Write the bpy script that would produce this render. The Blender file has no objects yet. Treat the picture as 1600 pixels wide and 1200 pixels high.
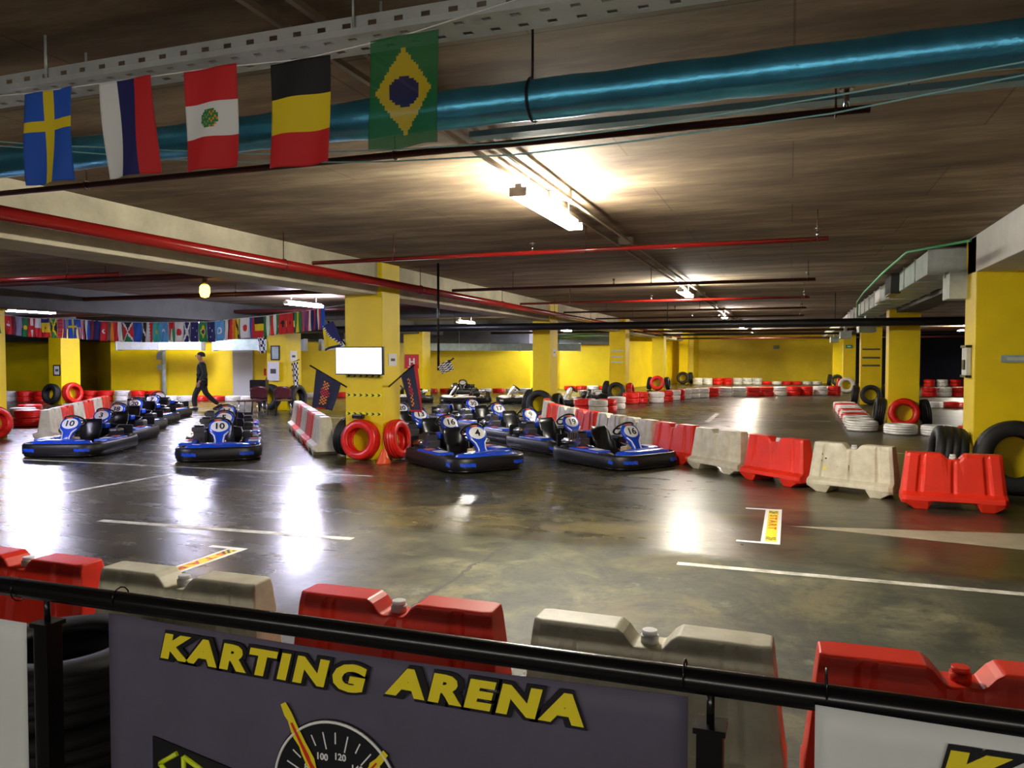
import bpy, bmesh, math, random
from mathutils import Vector, Matrix, Euler
random.seed(7)
PI = math.pi
scene = bpy.context.scene
col = scene.collection
R = math.radians

# ------------------------------------------------------------------ materials
MATS = {}
def mat(name, rgb, rough=.5, metal=0., spec=.5, noise=0., scale=6., emit=0., bump=0., coat=0., dirt=None):
    if name in MATS: return MATS[name]
    m = bpy.data.materials.new(name); m.use_nodes = True
    nt = m.node_tree; b = nt.nodes['Principled BSDF']
    b.inputs['Base Color'].default_value = (*rgb, 1)
    b.inputs['Roughness'].default_value = rough
    b.inputs['Metallic'].default_value = metal
    b.inputs['Specular IOR Level'].default_value = spec
    b.inputs['Coat Weight'].default_value = coat
    if emit:
        b.inputs['Emission Color'].default_value = (*rgb, 1)
        b.inputs['Emission Strength'].default_value = emit
    if noise or bump or dirt:
        tc = nt.nodes.new('ShaderNodeTexCoord')
        n = nt.nodes.new('ShaderNodeTexNoise'); n.inputs['Scale'].default_value = scale
        n.inputs['Detail'].default_value = 6; n.inputs['Roughness'].default_value = .65
        nt.links.new(tc.outputs['Object'], n.inputs['Vector'])
        if noise or dirt:
            r = nt.nodes.new('ShaderNodeValToRGB')
            r.color_ramp.elements[0].position = .32; r.color_ramp.elements[1].position = .68
            lo = dirt if dirt else [c*(1-noise) for c in rgb]
            hi = rgb if dirt else [min(1, c*(1+noise*.6)) for c in rgb]
            r.color_ramp.elements[0].color = (*lo, 1); r.color_ramp.elements[1].color = (*hi, 1)
            nt.links.new(n.outputs['Fac'], r.inputs['Fac']); nt.links.new(r.outputs['Color'], b.inputs['Base Color'])
        if bump:
            bp = nt.nodes.new('ShaderNodeBump'); bp.inputs['Strength'].default_value = bump; bp.inputs['Distance'].default_value = .02
            nt.links.new(n.outputs['Fac'], bp.inputs['Height']); nt.links.new(bp.outputs['Normal'], b.inputs['Normal'])
    MATS[name] = m
    return m

YEL = mat('yellow_paint', (.9, .66, .001), .5, noise=.1, scale=1.2, bump=.05)
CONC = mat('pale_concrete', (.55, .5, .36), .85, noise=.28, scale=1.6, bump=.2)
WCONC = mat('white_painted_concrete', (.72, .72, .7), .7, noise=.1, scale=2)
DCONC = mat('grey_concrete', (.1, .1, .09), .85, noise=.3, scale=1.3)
RED = mat('red_plastic', (.86, .035, .012), .42, noise=.1, scale=3, spec=.4)
WHI = mat('weathered_white_plastic', (.8, .76, .58), .5, scale=5, dirt=(.56, .5, .34))
WHC = mat('white_plastic', (.8, .8, .8), .4)
TRED = mat('red_tyre_paint', (.74, .014, .008), .32, noise=.25, scale=7)
TWHI = mat('white_tyre_paint', (.86, .85, .8), .45, scale=7, dirt=(.62, .6, .54))
RUB = mat('black_rubber', (.012, .012, .012), .6, noise=.3, scale=8)
BLK = mat('black_plastic', (.01, .01, .012), .3)
BLKM = mat('black_metal', (.008, .008, .009), .25, metal=.3)
BLU = mat('blue_kart_plastic', (.01, .07, .62), .25, spec=.6)
BLUW = mat('silver_white_trim', (.75, .78, .82), .3)
CHR = mat('chrome', (.6, .6, .62), .2, metal=1.)
BEI = mat('beige_tank_plastic', (.5, .36, .16), .5)
GALV = mat('galvanised_steel', (.55, .6, .6), .38, metal=.2, noise=.25, scale=4)
GALD = mat('dull_galvanised_duct', (.4, .5, .48), .4, metal=.15, noise=.25, scale=4)
GALW = mat('bright_galvanised_duct', (.62, .66, .62), .45, metal=.2, noise=.15, scale=4)
PRED = mat('red_pipe_paint', (.3, .01, .008), .2, spec=.9)
PDRK = mat('dark_red_pipe_paint', (.07, .012, .01), .35)
PBLK = mat('black_duct_wrap', (.006, .006, .008), .35)
TEAL = mat('teal_foil_wrap', (.09, .42, .66), .3, metal=.75, noise=.2, scale=5, bump=.35)
CYAN = mat('pale_cyan_cable', (.3, .62, .65), .4)
SKYB = mat('pale_blue_tray', (.25, .52, .66), .4)
GRNC = mat('green_cable', (.12, .5, .22), .5)
NAVY = mat('navy_curtain', (.004, .006, .022), .8)
LPAINT = mat('white_floor_paint', (.85, .85, .78), .45, scale=5, dirt=(.22, .2, .14))
LTAPE = mat('white_floor_tape', (.85, .85, .85), .4)
TAN = mat('tan_floor_paint', (.42, .37, .26), .5, scale=3, dirt=(.3, .26, .18))
ORG = mat('orange_cone_plastic', (.8, .1, .02), .4)
LETY = mat('banner_yellow', (.85, .7, .02), .5)
LETK = mat('banner_black', (.006, .006, .01), .5)
BANG = mat('banner_grey_cloth', (.095, .08, .13), .7, noise=.2, scale=3)
BANW = mat('banner_white_cloth', (.7, .72, .72), .6, noise=.06, scale=3)
SIGR = mat('sign_red', (.6, .01, .015), .4)
PAPER = mat('paper_white', (.85, .85, .85), .6)
SKIN = mat('skin', (.42, .22, .14), .55)
JACK = mat('dark_jacket_cloth', (.012, .016, .012), .8)
TROU = mat('dark_trouser_cloth', (.01, .01, .012), .8)
HAIR = mat('dark_hair', (.015, .012, .01), .7)
CHAIRM = mat('dark_maroon_plastic', (.05, .007, .01), .3)

def floor_material():
    m = bpy.data.materials.new('garage_floor'); m.use_nodes = True
    nt = m.node_tree; N = nt.nodes; Lk = nt.links; b = N['Principled BSDF']
    tc = N.new('ShaderNodeTexCoord'); sp = N.new('ShaderNodeSeparateXYZ'); Lk.new(tc.outputs['Object'], sp.inputs[0])
    def noise(scale, det=6, rough=.6, vec=None, dist=0.):
        n = N.new('ShaderNodeTexNoise'); n.inputs['Scale'].default_value = scale; n.inputs['Detail'].default_value = det
        n.inputs['Roughness'].default_value = rough; n.inputs['Distortion'].default_value = dist
        Lk.new(vec or tc.outputs['Object'], n.inputs['Vector']); return n.outputs['Fac']
    def math_(op, a, bb=None, clamp=False):
        n = N.new('ShaderNodeMath'); n.operation = op; n.use_clamp = clamp
        for i, v in enumerate((a, bb)):
            if v is None: continue
            if isinstance(v, (int, float)): n.inputs[i].default_value = v
            else: Lk.new(v, n.inputs[i])
        return n.outputs[0]
    def ramp(f, stops):
        r = N.new('ShaderNodeValToRGB'); e = r.color_ramp.elements
        while len(e) < len(stops): e.new(.5)
        for k, (p, c) in enumerate(stops): e[k].position = p; e[k].color = (*c, 1)
        Lk.new(f, r.inputs[0]); return r.outputs[0]
    def mix(f, a, bb):
        n = N.new('ShaderNodeMix'); n.data_type = 'RGBA'
        if isinstance(f, (int, float)): n.inputs[0].default_value = f
        else: Lk.new(f, n.inputs[0])
        for s, v in ((6, a), (7, bb)):
            if isinstance(v, tuple): n.inputs[s].default_value = (*v, 1)
            else: Lk.new(v, n.inputs[s])
        return n.outputs[2]
    mp = N.new('ShaderNodeMapping'); mp.inputs['Scale'].default_value = (.35, 1.6, 1); Lk.new(tc.outputs['Object'], mp.inputs[0])
    big = noise(.5, 5, .6); fine = noise(14, 8, .7); streak = noise(2.2, 6, .65, mp.outputs[0], .4); mid = noise(2.5, 8, .68, dist=.6)
    coat = ramp(big, [(.35, (.03, .034, .026)), (.52, (.075, .07, .045)), (.68, (.17, .14, .07))])
    coat = mix(math_('MULTIPLY', mid, .5), coat, (.06, .055, .036))
    raw = ramp(mid, [(.36, (.02, .026, .015)), (.46, (.08, .08, .042)), (.56, (.18, .16, .085)), (.68, (.3, .27, .15))])
    raw = mix(math_('MULTIPLY', streak, .55), raw, (.04, .045, .032))
    # the coated lane starts about 6.9 m out, right of the joint at x = -2.4 it is coated, left of it worn
    wob = math_('MULTIPLY', math_('SUBTRACT', mid, .5), .5)
    yy = math_('ADD', sp.outputs['Y'], wob)
    edge = math_('MULTIPLY', math_('SUBTRACT', yy, 6.6), 3., True)
    leftz = math_('MULTIPLY', math_('SUBTRACT', -2.2, math_('ADD', sp.outputs['X'], math_('MULTIPLY', wob, 3.))), .55, True)
    fac = math_('MAXIMUM', edge, leftz)
    raw = mix(ramp(big, [(.4, (.8, .8, .8)), (.6, (0., 0., 0.))]), raw, (.035, .04, .024))
    c = mix(fac, raw, coat)
    grit = noise(6., 12, .82); blot = noise(1.1, 9, .75, dist=1.2)
    def mul(a, bb):
        n = N.new('ShaderNodeMix'); n.data_type = 'RGBA'; n.blend_type = 'MULTIPLY'; n.inputs[0].default_value = 1.
        Lk.new(a, n.inputs[6]); Lk.new(bb, n.inputs[7]); return n.outputs[2]
    c = mul(c, ramp(grit, [(.38, (.25, .27, .25)), (.5, (.85, .85, .82)), (.62, (1., .98, .9))]))
    c = mul(c, ramp(blot, [(.36, (.3, .34, .3)), (.48, (.8, .8, .75)), (.6, (1., 1., 1.))]))
    c = mix(ramp(noise(.8, 7, .7, dist=.8), [(.52, (0., 0., 0.)), (.66, (.55, .55, .55))]), c, (.2, .15, .05))
    c = mix(math_('MULTIPLY', ramp(noise(1.7, 10, .75), [(.6, (0., 0., 0.)), (.66, (1., 1., 1.))]), .35), c, (.3, .28, .2))
    # joint cracks
    jx = math_('ABSOLUTE', math_('ADD', math_('ADD', sp.outputs['X'], 2.4), math_('MULTIPLY', math_('SUBTRACT', mid, .5), .25)))
    jl = math_('LESS_THAN', jx, .02)
    c = mix(math_('MULTIPLY', jl, .8), c, (.02, .018, .014))
    jy = math_('ABSOLUTE', math_('SUBTRACT', yy, 6.82))
    c = mix(math_('MULTIPLY', math_('LESS_THAN', jy, .02), .75), c, (.015, .014, .012))
    pf = math_('GREATER_THAN', fine, .66)
    c = mix(math_('MULTIPLY', pf, .35), c, (.22, .2, .13))
    Lk.new(c, b.inputs['Base Color'])
    r1 = math_('ADD', .28, math_('ADD', math_('MULTIPLY', streak, .22), math_('MULTIPLY', math_('MULTIPLY', math_('ADD', sp.outputs['X'], 4.), .12, True), .12)))
    r0 = math_('ADD', .48, math_('MULTIPLY', mid, .25))
    rr = N.new('ShaderNodeMix'); Lk.new(fac, rr.inputs[0]); Lk.new(r0, rr.inputs[2]); Lk.new(math_('ADD', math_('SUBTRACT', r1, .2), math_('MULTIPLY', blot, .14)), rr.inputs[3])
    Lk.new(rr.outputs[0], b.inputs['Roughness'])
    b.inputs['Specular IOR Level'].default_value = .75
    bp = N.new('ShaderNodeBump'); bp.inputs['Strength'].default_value = .12; bp.inputs['Distance'].default_value = .02
    Lk.new(math_('ADD', streak, math_('MULTIPLY', fine, .25)), bp.inputs['Height']); Lk.new(bp.outputs['Normal'], b.inputs['Normal'])
    return m
def ceiling_material():
    m = bpy.data.materials.new('ceiling_slab'); m.use_nodes = True
    nt = m.node_tree; N = nt.nodes; Lk = nt.links; b = N['Principled BSDF']
    tc = N.new('ShaderNodeTexCoord'); mp = N.new('ShaderNodeMapping'); mp.inputs['Scale'].default_value = (.35, 1.3, 1)
    Lk.new(tc.outputs['Object'], mp.inputs[0])
    n = N.new('ShaderNodeTexNoise'); n.inputs['Scale'].default_value = 1.4; n.inputs['Detail'].default_value = 8; n.inputs['Roughness'].default_value = .68
    Lk.new(mp.outputs[0], n.inputs['Vector'])
    r = N.new('ShaderNodeValToRGB'); e = r.color_ramp.elements
    e[0].position = .3; e[0].color = (.075, .045, .024, 1); e[1].position = .72; e[1].color = (.42, .33, .2, 1)
    x = e.new(.5); x.color = (.19, .13, .072, 1)
    Lk.new(n.outputs['Fac'], r.inputs[0])
    # formwork board seams
    br = N.new('ShaderNodeTexBrick'); br.inputs['Scale'].default_value = 1.; br.inputs['Brick Width'].default_value = 2.4; br.inputs['Row Height'].default_value = 1.2
    br.inputs['Mortar Size'].default_value = .006; br.inputs['Color1'].default_value = (1, 1, 1, 1); br.inputs['Color2'].default_value = (.86, .86, .86, 1); br.inputs['Mortar'].default_value = (.55, .5, .42, 1)
    Lk.new(tc.outputs['Object'], br.inputs['Vector'])
    mx = N.new('ShaderNodeMix'); mx.data_type = 'RGBA'; mx.blend_type = 'MULTIPLY'; mx.inputs[0].default_value = 1
    Lk.new(r.outputs[0], mx.inputs[6]); Lk.new(br.outputs['Color'], mx.inputs[7]); Lk.new(mx.outputs[2], b.inputs['Base Color'])
    b.inputs['Roughness'].default_value = .8
    bp = N.new('ShaderNodeBump'); bp.inputs['Strength'].default_value = .25; bp.inputs['Distance'].default_value = .02
    Lk.new(n.outputs['Fac'], bp.inputs['Height']); Lk.new(bp.outputs['Normal'], b.inputs['Normal'])
    return m

# ------------------------------------------------------------------ object helpers
def tag(o, label=None, cat=None, group=None, kind=None):
    if label: o['label'] = label
    if cat: o['category'] = cat
    if group: o['group'] = group
    if kind: o['kind'] = kind
    return o
def empty(name, loc=(0, 0, 0), rz=0., label=None, cat=None, group=None):
    o = bpy.data.objects.new(name, None); col.objects.link(o)
    o.empty_display_size = .1; o.location = loc; o.rotation_euler = (0, 0, rz)
    return tag(o, label, cat, group)
def link(name, me, parent=None, loc=None):
    o = bpy.data.objects.new(name, me); col.objects.link(o)
    if parent: o.parent = parent
    if loc: o.location = loc
    return o
def copy_tree(o, parent=None):
    c = o.copy(); col.objects.link(c)
    c.parent = parent
    for ch in list(o.children): copy_tree(ch, c)
    return c

class MB:
    """collects geometry of ONE part"""
    def __init__(s): s.bm = bmesh.new(); s.mats = []
    def mi(s, m):
        if m is None: return 0
        if m not in s.mats: s.mats.append(m)
        return s.mats.index(m)
    def box(s, c, d, rot=None, bev=0., m=None):
        r = bmesh.ops.create_cube(s.bm, size=1.)
        vs = r['verts']
        M = Matrix.Translation(c) @ (rot.to_4x4() if rot else Matrix()) @ Matrix.Diagonal((*d, 1))
        bmesh.ops.transform(s.bm, matrix=M, verts=vs)
        fs = list({f for v in vs for f in v.link_faces})
        for f in fs: f.material_index = s.mi(m)
        if bev:
            es = list({e for v in vs for e in v.link_edges})
            bmesh.ops.bevel(s.bm, geom=es, offset=bev, segments=2, affect='EDGES', profile=.6)
        return s
    def cyl(s, p, q, r, r2=None, n=16, m=None, caps=True):
        p = Vector(p); q = Vector(q); d = q-p
        M = Matrix.Translation((p+q)/2) @ d.to_track_quat('Z', 'Y').to_matrix().to_4x4()
        o = bmesh.ops.create_cone(s.bm, cap_ends=caps, segments=n, radius1=r, radius2=r if r2 is None else r2, depth=d.length, matrix=M)
        for f in {f for v in o['verts'] for f in v.link_faces}:
            f.material_index = s.mi(m); f.smooth = len(f.verts) == 4
        return s
    def tube(s, pts, r, n=10, m=None, closed=False):
        pts = [Vector(p) for p in pts]; rings = []
        k = len(pts); up = Vector((0, 0, 1)); prev = None
        for i, p in enumerate(pts):
            a = pts[(i-1) % k] if (closed or i > 0) else p; b = pts[(i+1) % k] if (closed or i < k-1) else p
            t = (b-a).normalized()
            if prev is None:
                ref = up if abs(t.z) < .9 else Vector((1, 0, 0)); x = t.cross(ref).normalized()
            else:
                x = (prev - t*prev.dot(t)).normalized()
            prev = x; y = t.cross(x)
            rings.append([s.bm.verts.new(p + x*math.cos(2*PI*j/n)*r + y*math.sin(2*PI*j/n)*r) for j in range(n)])
        s.bridge(rings, closed, m, True)
        if not closed:
            for rg in (rings[0], rings[-1]):
                try: s.bm.faces.new(rg).material_index = s.mi(m)
                except ValueError: pass
        return s
    def bridge(s, rings, closed=False, m=None, ring_closed=True, smooth=True):
        k = len(rings)
        for i in range(k if closed else k-1):
            A, B = rings[i], rings[(i+1) % k]; n = len(A)
            for j in range(n if ring_closed else n-1):
                f = s.bm.faces.new((A[j], A[(j+1) % n], B[(j+1) % n], B[j])); f.material_index = s.mi(m); f.smooth = smooth
    def lathe(s, prof, n=32, m=None, closed=True, M=None):
        rings = []
        for i in range(n):
            a = 2*PI*i/n
            rings.append([s.bm.verts.new((M @ Vector((r*math.cos(a), r*math.sin(a), z))) if M else Vector((r*math.cos(a), r*math.sin(a), z))) for r, z in prof])
        s.bridge(rings, True, m, closed)
        return s
    def prism(s, pts, d, M=None, m=None, bev=0.):
        """polygon pts (2D, xy) extruded by d in z, then transformed by M"""
        lo = [s.bm.verts.new((x, y, 0)) for x, y in pts]; hi = [s.bm.verts.new((x, y, d)) for x, y in pts]
        fs = [s.bm.faces.new(lo[::-1]), s.bm.faces.new(hi)]
        n = len(pts)
        for i in range(n): fs.append(s.bm.faces.new((lo[i], lo[(i+1) % n], hi[(i+1) % n], hi[i])))
        for f in fs: f.material_index = s.mi(m)
        if M: bmesh.ops.transform(s.bm, matrix=M, verts=lo+hi)
        return s
    def mesh(s, name, m=None):
        bmesh.ops.recalc_face_normals(s.bm, faces=s.bm.faces)
        me = bpy.data.meshes.new(name); s.bm.to_mesh(me); s.bm.free()
        for x in (s.mats if s.mats else [m]): me.materials.append(x)
        return me
    def obj(s, name, m=None, parent=None, loc=None):
        return link(name, s.mesh(name, m), parent, loc)

def text_mesh(txt, size, m, depth=.002, offset=0., shear=0., align='CENTER', space=1., res=3):
    cu = bpy.data.curves.new('t', 'FONT'); cu.body = txt; cu.size = size; cu.extrude = depth; cu.offset = offset
    cu.shear = shear; cu.align_x = align; cu.align_y = 'CENTER'; cu.space_character = space; cu.resolution_u = res
    o = bpy.data.objects.new('t', cu); col.objects.link(o)
    dg = bpy.context.evaluated_depsgraph_get()
    me = bpy.data.meshes.new_from_object(o.evaluated_get(dg))
    bpy.data.objects.remove(o); bpy.data.curves.remove(cu)
    me.materials.clear(); me.materials.append(m)
    return me
ORD = ['first', 'second', 'third', 'fourth', 'fifth', 'sixth', 'seventh', 'eighth', 'ninth', 'tenth', 'eleventh', 'twelfth', 'thirteenth', 'fourteenth',
       'fifteenth', 'sixteenth', 'seventeenth', 'eighteenth', 'nineteenth', 'twentieth', 'twenty-first', 'twenty-second', 'twenty-third', 'twenty-fourth', 'twenty-fifth']

# ------------------------------------------------------------------ the setting
CZ = 3.25
f = MB().box((-13.5, 27, -.1), (67, 60, .2)).obj('floor', floor_material()); tag(f, kind='structure')
c = MB().box((-13.5, 27, CZ+.15), (67, 60, .3)).obj('ceiling', ceiling_material()); tag(c, kind='structure')
def wall_strip(name, pts, z0, z1, th, m, side=1):
    b = MB(); lo = []
    P = [Vector((x, y, 0)) for x, y in pts]; out = []
    for i, p in enumerate(P):
        a = P[max(i-1, 0)]; q = P[min(i+1, len(P)-1)]; d = (q-a).normalized(); out.append(p + Vector((-d.y, d.x, 0))*th*side)
    rings = [[b.bm.verts.new((p.x, p.y, z0)), b.bm.verts.new((p.x, p.y, z1)), b.bm.verts.new((o.x, o.y, z1)), b.bm.verts.new((o.x, o.y, z0))] for p, o in zip(P, out)]
    b.bridge(rings, False, None, True, False)
    b.bm.faces.new(rings[0]); b.bm.faces.new(rings[-1])
    return b.obj(name, m)
LW = [(-46.5, 21.5), (-26.6, 26.6), (-25.8, 24.1), (-19.9, 26.2), (-20.3, 28.1), (-18.2, 30.2), (-17.2, 34.2), (-12.3, 37.1), (-11.7, 40.3), (-8.8, 41.3), (-8.2, 44.5), (-7.2, 49.), (-7., 51.4), (-5.95, 51.7), (-5.85, 53.7)]
tag(wall_strip('wall_left', LW, 0, CZ, .25, YEL), kind='structure')
tag(wall_strip('wall_far', [(-5.9, 53.75), (3.6, 54.6)], 0, CZ, .25, YEL), kind='structure')
tag(wall_strip('wall_far_right', [(3.7, 55.3), (19.9, 55.3)], 0, CZ, .25, NAVY), kind='structure')
tag(wall_strip('wall_right', [(19.8, 55.2), (19.8, -2.9)], 0, CZ, .2, DCONC), kind='structure')
tag(wall_strip('wall_back', [(19.8, -2.8), (-46.5, -2.8)], 0, CZ, .2, DCONC), kind='structure')
tag(wall_strip('wall_side', [(-46.6, -2.8), (-46.6, 21.4)], 0, CZ, .2, DCONC), kind='structure')
tag(wall_strip('trim_1', [(x+.1, y-.45) for x, y in LW[:10]], 2.38, CZ, .3, DCONC), kind='structure')

# pillars and beams
def pillar(name, x0, x1, y, d, label, top=CZ):
    o = MB().box(((x0+x1)/2, y+d/2, top/2), (x1-x0, d, top), bev=.015).obj(name, YEL)
    return tag(o, label, 'pillar', 'yellow concrete pillars')
YR = [11.3+9.6*k for k in range(5)]
main_p = pillar('pillar', -7.0, -6.3, YR[0], .62, 'big yellow pillar with the lit screen and chevron tapes')
pl = {}
pl['L2'] = pillar('pillar', -6.86, -6.35, YR[1], .8, 'yellow pillar behind the red and white barrier row, right of the karts')
pl['L3'] = pillar('pillar', -6.8, -6.15, YR[2], .8, 'yellow pillar with three pale strips left of the far track wall')
pl['L4'] = pillar('pillar', -6.7, -6.1, YR[3], .8, 'yellow pillar with a red tyre leaning on its front, far left of track')
pl['L5'] = pillar('pillar', -6.6, -6.08, YR[4], .8, 'farthest yellow pillar left of the bright back wall')
pl['R1'] = pillar('pillar', 2.2, 2.95, YR[0], .62, 'large yellow pillar at the right edge under the white beam')
pl['R2'] = pillar('pillar', 2.24, 2.93, YR[1], .6, 'second yellow pillar on the right, red tyre leaning on its front')
pl['R3'] = pillar('pillar', 2.37, 3.06, YR[2], .6, 'third yellow pillar on the right with three grey strips')
pl['R4'] = pillar('pillar', 2.35, 2.9, YR[3], .6, 'fourth yellow pillar on the right with the small green sign')
pl['R5'] = pillar('pillar', 2.35, 2.9, YR[4], .6, 'farthest yellow pillar on the right')
pl['A1'] = pillar('pillar', -16.35, -15.65, YR[0], .62, 'yellow pillar cut by the left edge, with chevron tapes')
pl['A2'] = pillar('pillar', -15.85, -15.1, YR[1], .8, 'yellow pillar behind the dark chairs on the left')
pl['A3'] = pillar('pillar', -15.95, -15.04, YR[2], .8, 'yellow pillar carrying the red hydrant sign')
pl['A4'] = pillar('pillar', -15.75, -14.9, YR[3]-2.6, .6, 'slim yellow pillar before the green lit wall')
pl['B2'] = pillar('pillar', -25.3, -24.7, YR[1], .8, 'yellow pillar at far left with a small framed notice')
def beam(x0, x1, y0, y1, zb, m, label):
    o = MB().box(((x0+x1)/2, (y0+y1)/2, (zb+CZ)/2), (x1-x0, y1-y0, CZ-zb), bev=.01).obj('ceiling_beam', m)
    return tag(o, label, 'beam', 'concrete ceiling beams')
beam(-7.0, -6.38, -2.6, 50, 2.72, CONC, 'long pale concrete beam running over the main pillar into the distance')
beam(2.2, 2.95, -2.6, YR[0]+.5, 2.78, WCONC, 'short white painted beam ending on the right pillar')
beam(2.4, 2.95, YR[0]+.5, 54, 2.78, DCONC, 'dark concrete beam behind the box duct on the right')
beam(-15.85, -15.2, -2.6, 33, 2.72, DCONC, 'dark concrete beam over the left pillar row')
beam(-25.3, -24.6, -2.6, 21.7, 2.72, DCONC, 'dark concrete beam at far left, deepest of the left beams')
for i, y in enumerate((20.6, 30.2)):
    o = MB().box((-15.2, y, 3.05), (16.4, .35, .4)).obj('ceiling_beam', DCONC); tag(o, ['dark cross beam left of the main beam, nearer one', 'dark cross beam left of the main beam, farther one'][i], 'beam', 'dark cross beams')

# pillar dressings (fixed parts of a pillar)
def chevrons(p, x0, x1, y, zs):
    for z in zs:
        b = MB(); b.box(((x0+x1)/2, y-.003, z), (x1-x0, .004, .055), m=mat('tape_yellow', (.95, .85, .02), .4))
        n = 6; w = (x1-x0)/n
        for i in range(n):
            cx = x0 + w*(i+.5)
            pts = [(-.035, -.022), (.0, -.022), (.035, 0), (0, .022), (-.035, .022), (0, 0)]
            b.prism(pts, .003, Matrix.Translation((cx, y-.005, z)) @ Matrix.Rotation(PI/2, 4, 'X'), m=LETK)
        o = b.obj('chevron_tape', None, p); tag(o, 'yellow tape with black chevrons')
chevrons(main_p, -6.99, -6.31, YR[0], (1.39, 1.07, .76))
chevrons(pl['A1'], -16.34, -15.66, YR[0], (1.62, 1.35, 1.08, .8))
def sheet(p, x0, x1, y, z0, z1, m=PAPER, name='paper_notice', lbl='white paper notice', mark=True, frame=None):
    b = MB(); b.box(((x0+x1)/2, y-.006, (z0+z1)/2), (x1-x0, .01, z1-z0), m=m)
    if frame:
        t = .04
        for cx, cz, dx, dz in ((x0, (z0+z1)/2, t, z1-z0+t), (x1, (z0+z1)/2, t, z1-z0+t), ((x0+x1)/2, z0, x1-x0, t), ((x0+x1)/2, z1, x1-x0, t)):
            b.box((cx, y-.012, cz), (dx, .02, dz), m=frame)
    if mark: b.box(((x0+x1)/2, y-.012, (z0+z1)/2), ((x1-x0)*.5, .003, (z1-z0)*.25), m=DCONC)
    return tag(b.obj(name, None, p), lbl)
def sheet_side(p, x, y0, y1, z0, z1, m=PAPER, name='paper_notice', lbl='white paper notice on the side', sgn=1, mark=True):
    b = MB(); b.box((x+sgn*.006, (y0+y1)/2, (z0+z1)/2), (.01, y1-y0, z1-z0), m=m)
    if mark: b.box((x+sgn*.0125, (y0+y1)/2, (z0+z1)/2), (.003, (y1-y0)*.5, (z1-z0)*.2), m=DCONC)
    return tag(b.obj(name, None, p), lbl)
sheet_side(main_p, -6.3, 11.5, 11.78, 1.55, 1.76)
sheet_side(pl['L2'], -6.35, 21.2, 21.45, 1.72, 1.95)
for z in (1.95, 1.72, 1.5): sheet(pl['L3'], -6.72, -6.25, YR[2], z-.03, z+.03, GALW, 'pale_strip', 'pale horizontal strip', False)
for z in (1.98, 1.68, 1.4): sheet(pl['R3'], 2.42, 3.0, YR[2], z-.03, z+.03, DCONC, 'grey_strip', 'dark grey horizontal strip', False)
b = MB().box((2.17, 11.62, 1.64), (.05, .3, .36), m=GALW).box((2.14, 11.62, 1.6), (.02, .12, .13), m=BLK).box((2.165, 11.62, 1.84), (.07, .34, .03), m=BLK).box((2.165, 11.62, 1.45), (.07, .34, .03), m=BLK)
tag(b.obj('control_box', None, pl['R1']), 'grey electrical box on the side')
tag(MB().box((2.8, 11.28, 1.68), (.62, .03, .09), m=GALD).box((2.8, 11.262, 1.68), (.5, .004, .04), m=GALW).obj('metal_plate', None, pl['R1']), 'long metal strip plate')
sheet(pl['B2'], -25.05, -24.75, YR[1], 1.05, 1.4, PAPER, 'framed_notice', 'black framed notice', True, BLK)
sheet(pl['A2'], -15.75, -15.32, YR[1]-.08, .95, 1.55, WHC, 'white_cabinet', 'white wall box with a dark mark')
sheet(pl['A2'], -15.66, -15.36, YR[1], 1.62, 2.05, GALD, 'grey_panel', 'grey framed panel', False, BLK)
sheet_side(pl['A2'], -15.1, 21.1, 21.45, 1.55, 1.9)
sg = sheet(pl['A3'], -15.88, -15.2, YR[2]-.02, 1.2, 1.82, SIGR, 'hydrant_sign', 'red hydrant sign', False)
h = link('sign_letter', text_mesh('H', .42, WHC, .003, .012), sg); h.location = (-15.53, YR[2]-.034, 1.48); h.rotation_euler = (PI/2, 0, 0)
MB().box((-15.53, YR[2]-.034, 1.27), (.4, .004, .03)).obj('sign_line', WHC, sg)
b = MB().box((2.6, YR[3]-.03, 2.2), (.3, .05, .16), m=mat('exit_green', (.02, .3, .14), .5)).box((2.6, YR[3]-.06, 2.2), (.16, .005, .06), m=PAPER)
tag(b.obj('green_sign', None, pl['R4']), 'small green sign with white mark')

# ------------------------------------------------------------------ lamps
EM_W = mat('warm_tube', (1., .95, .82), emit=1.); EM_C = mat('cool_tube', (.76, .75, 1.), emit=1.); EM_A = mat('amber_lamp_glass', (1., .55, .03), emit=1.); EM_P = mat('pinkish_tube', (1., .86, .8), emit=1.)
EM_G = mat('green_tube', (.35, 1., .12), emit=90.); EM_Y = mat('far_tube', (1., .92, .7), emit=330.)
def setem(m, s): m.node_tree.nodes['Principled BSDF'].inputs['Emission Strength'].default_value = s
setem(EM_W, 150); setem(EM_C, 200); setem(EM_A, 9); setem(EM_P, 130)
def lamp(x, y, em, label, L=1.7, z=3.0, name='fluorescent_lamp', grp='twin tube fluorescent lamps'):
    t = empty(name, (x, y, z), 0, label, 'lamp', grp)
    MB().box((0, 0, .055), (.06, L, .045), bev=.01).obj('housing', WHC, t)
    for s in (-1, 1):
        MB().cyl((s*.055, -L/2+.04, .0), (s*.055, L/2-.04, .0), .028, n=8).obj('light_tube', em, t)
    for s in (-1, 1):
        MB().box((0, s*L/2, .01), (.14, .02, .07)).obj('end_cap', WHC, t)
    for s in (-1, 1):
        MB().cyl((0, s*L*.35, .09), (0, s*L*.35, CZ-z+.01), .006, n=6).obj('hanger', GALV, t)
    return t
lamp(-2.05, 6.75, EM_W, 'nearest big bright fluorescent lamp on the central ceiling conduit', 1.75)
lamp(-2.05, 16.3, EM_W, 'second fluorescent lamp along the central conduit', 1.5)
lamp(-2.05, 25.9, EM_P, 'third fluorescent lamp along the central conduit', 1.5)
lamp(-2.05, 35.5, EM_P, 'fourth small fluorescent lamp along the central conduit', 1.5)
lamp(-2.05, 45.5, EM_Y, 'farthest fluorescent lamp before the yellow back wall', 1.5)
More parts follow.
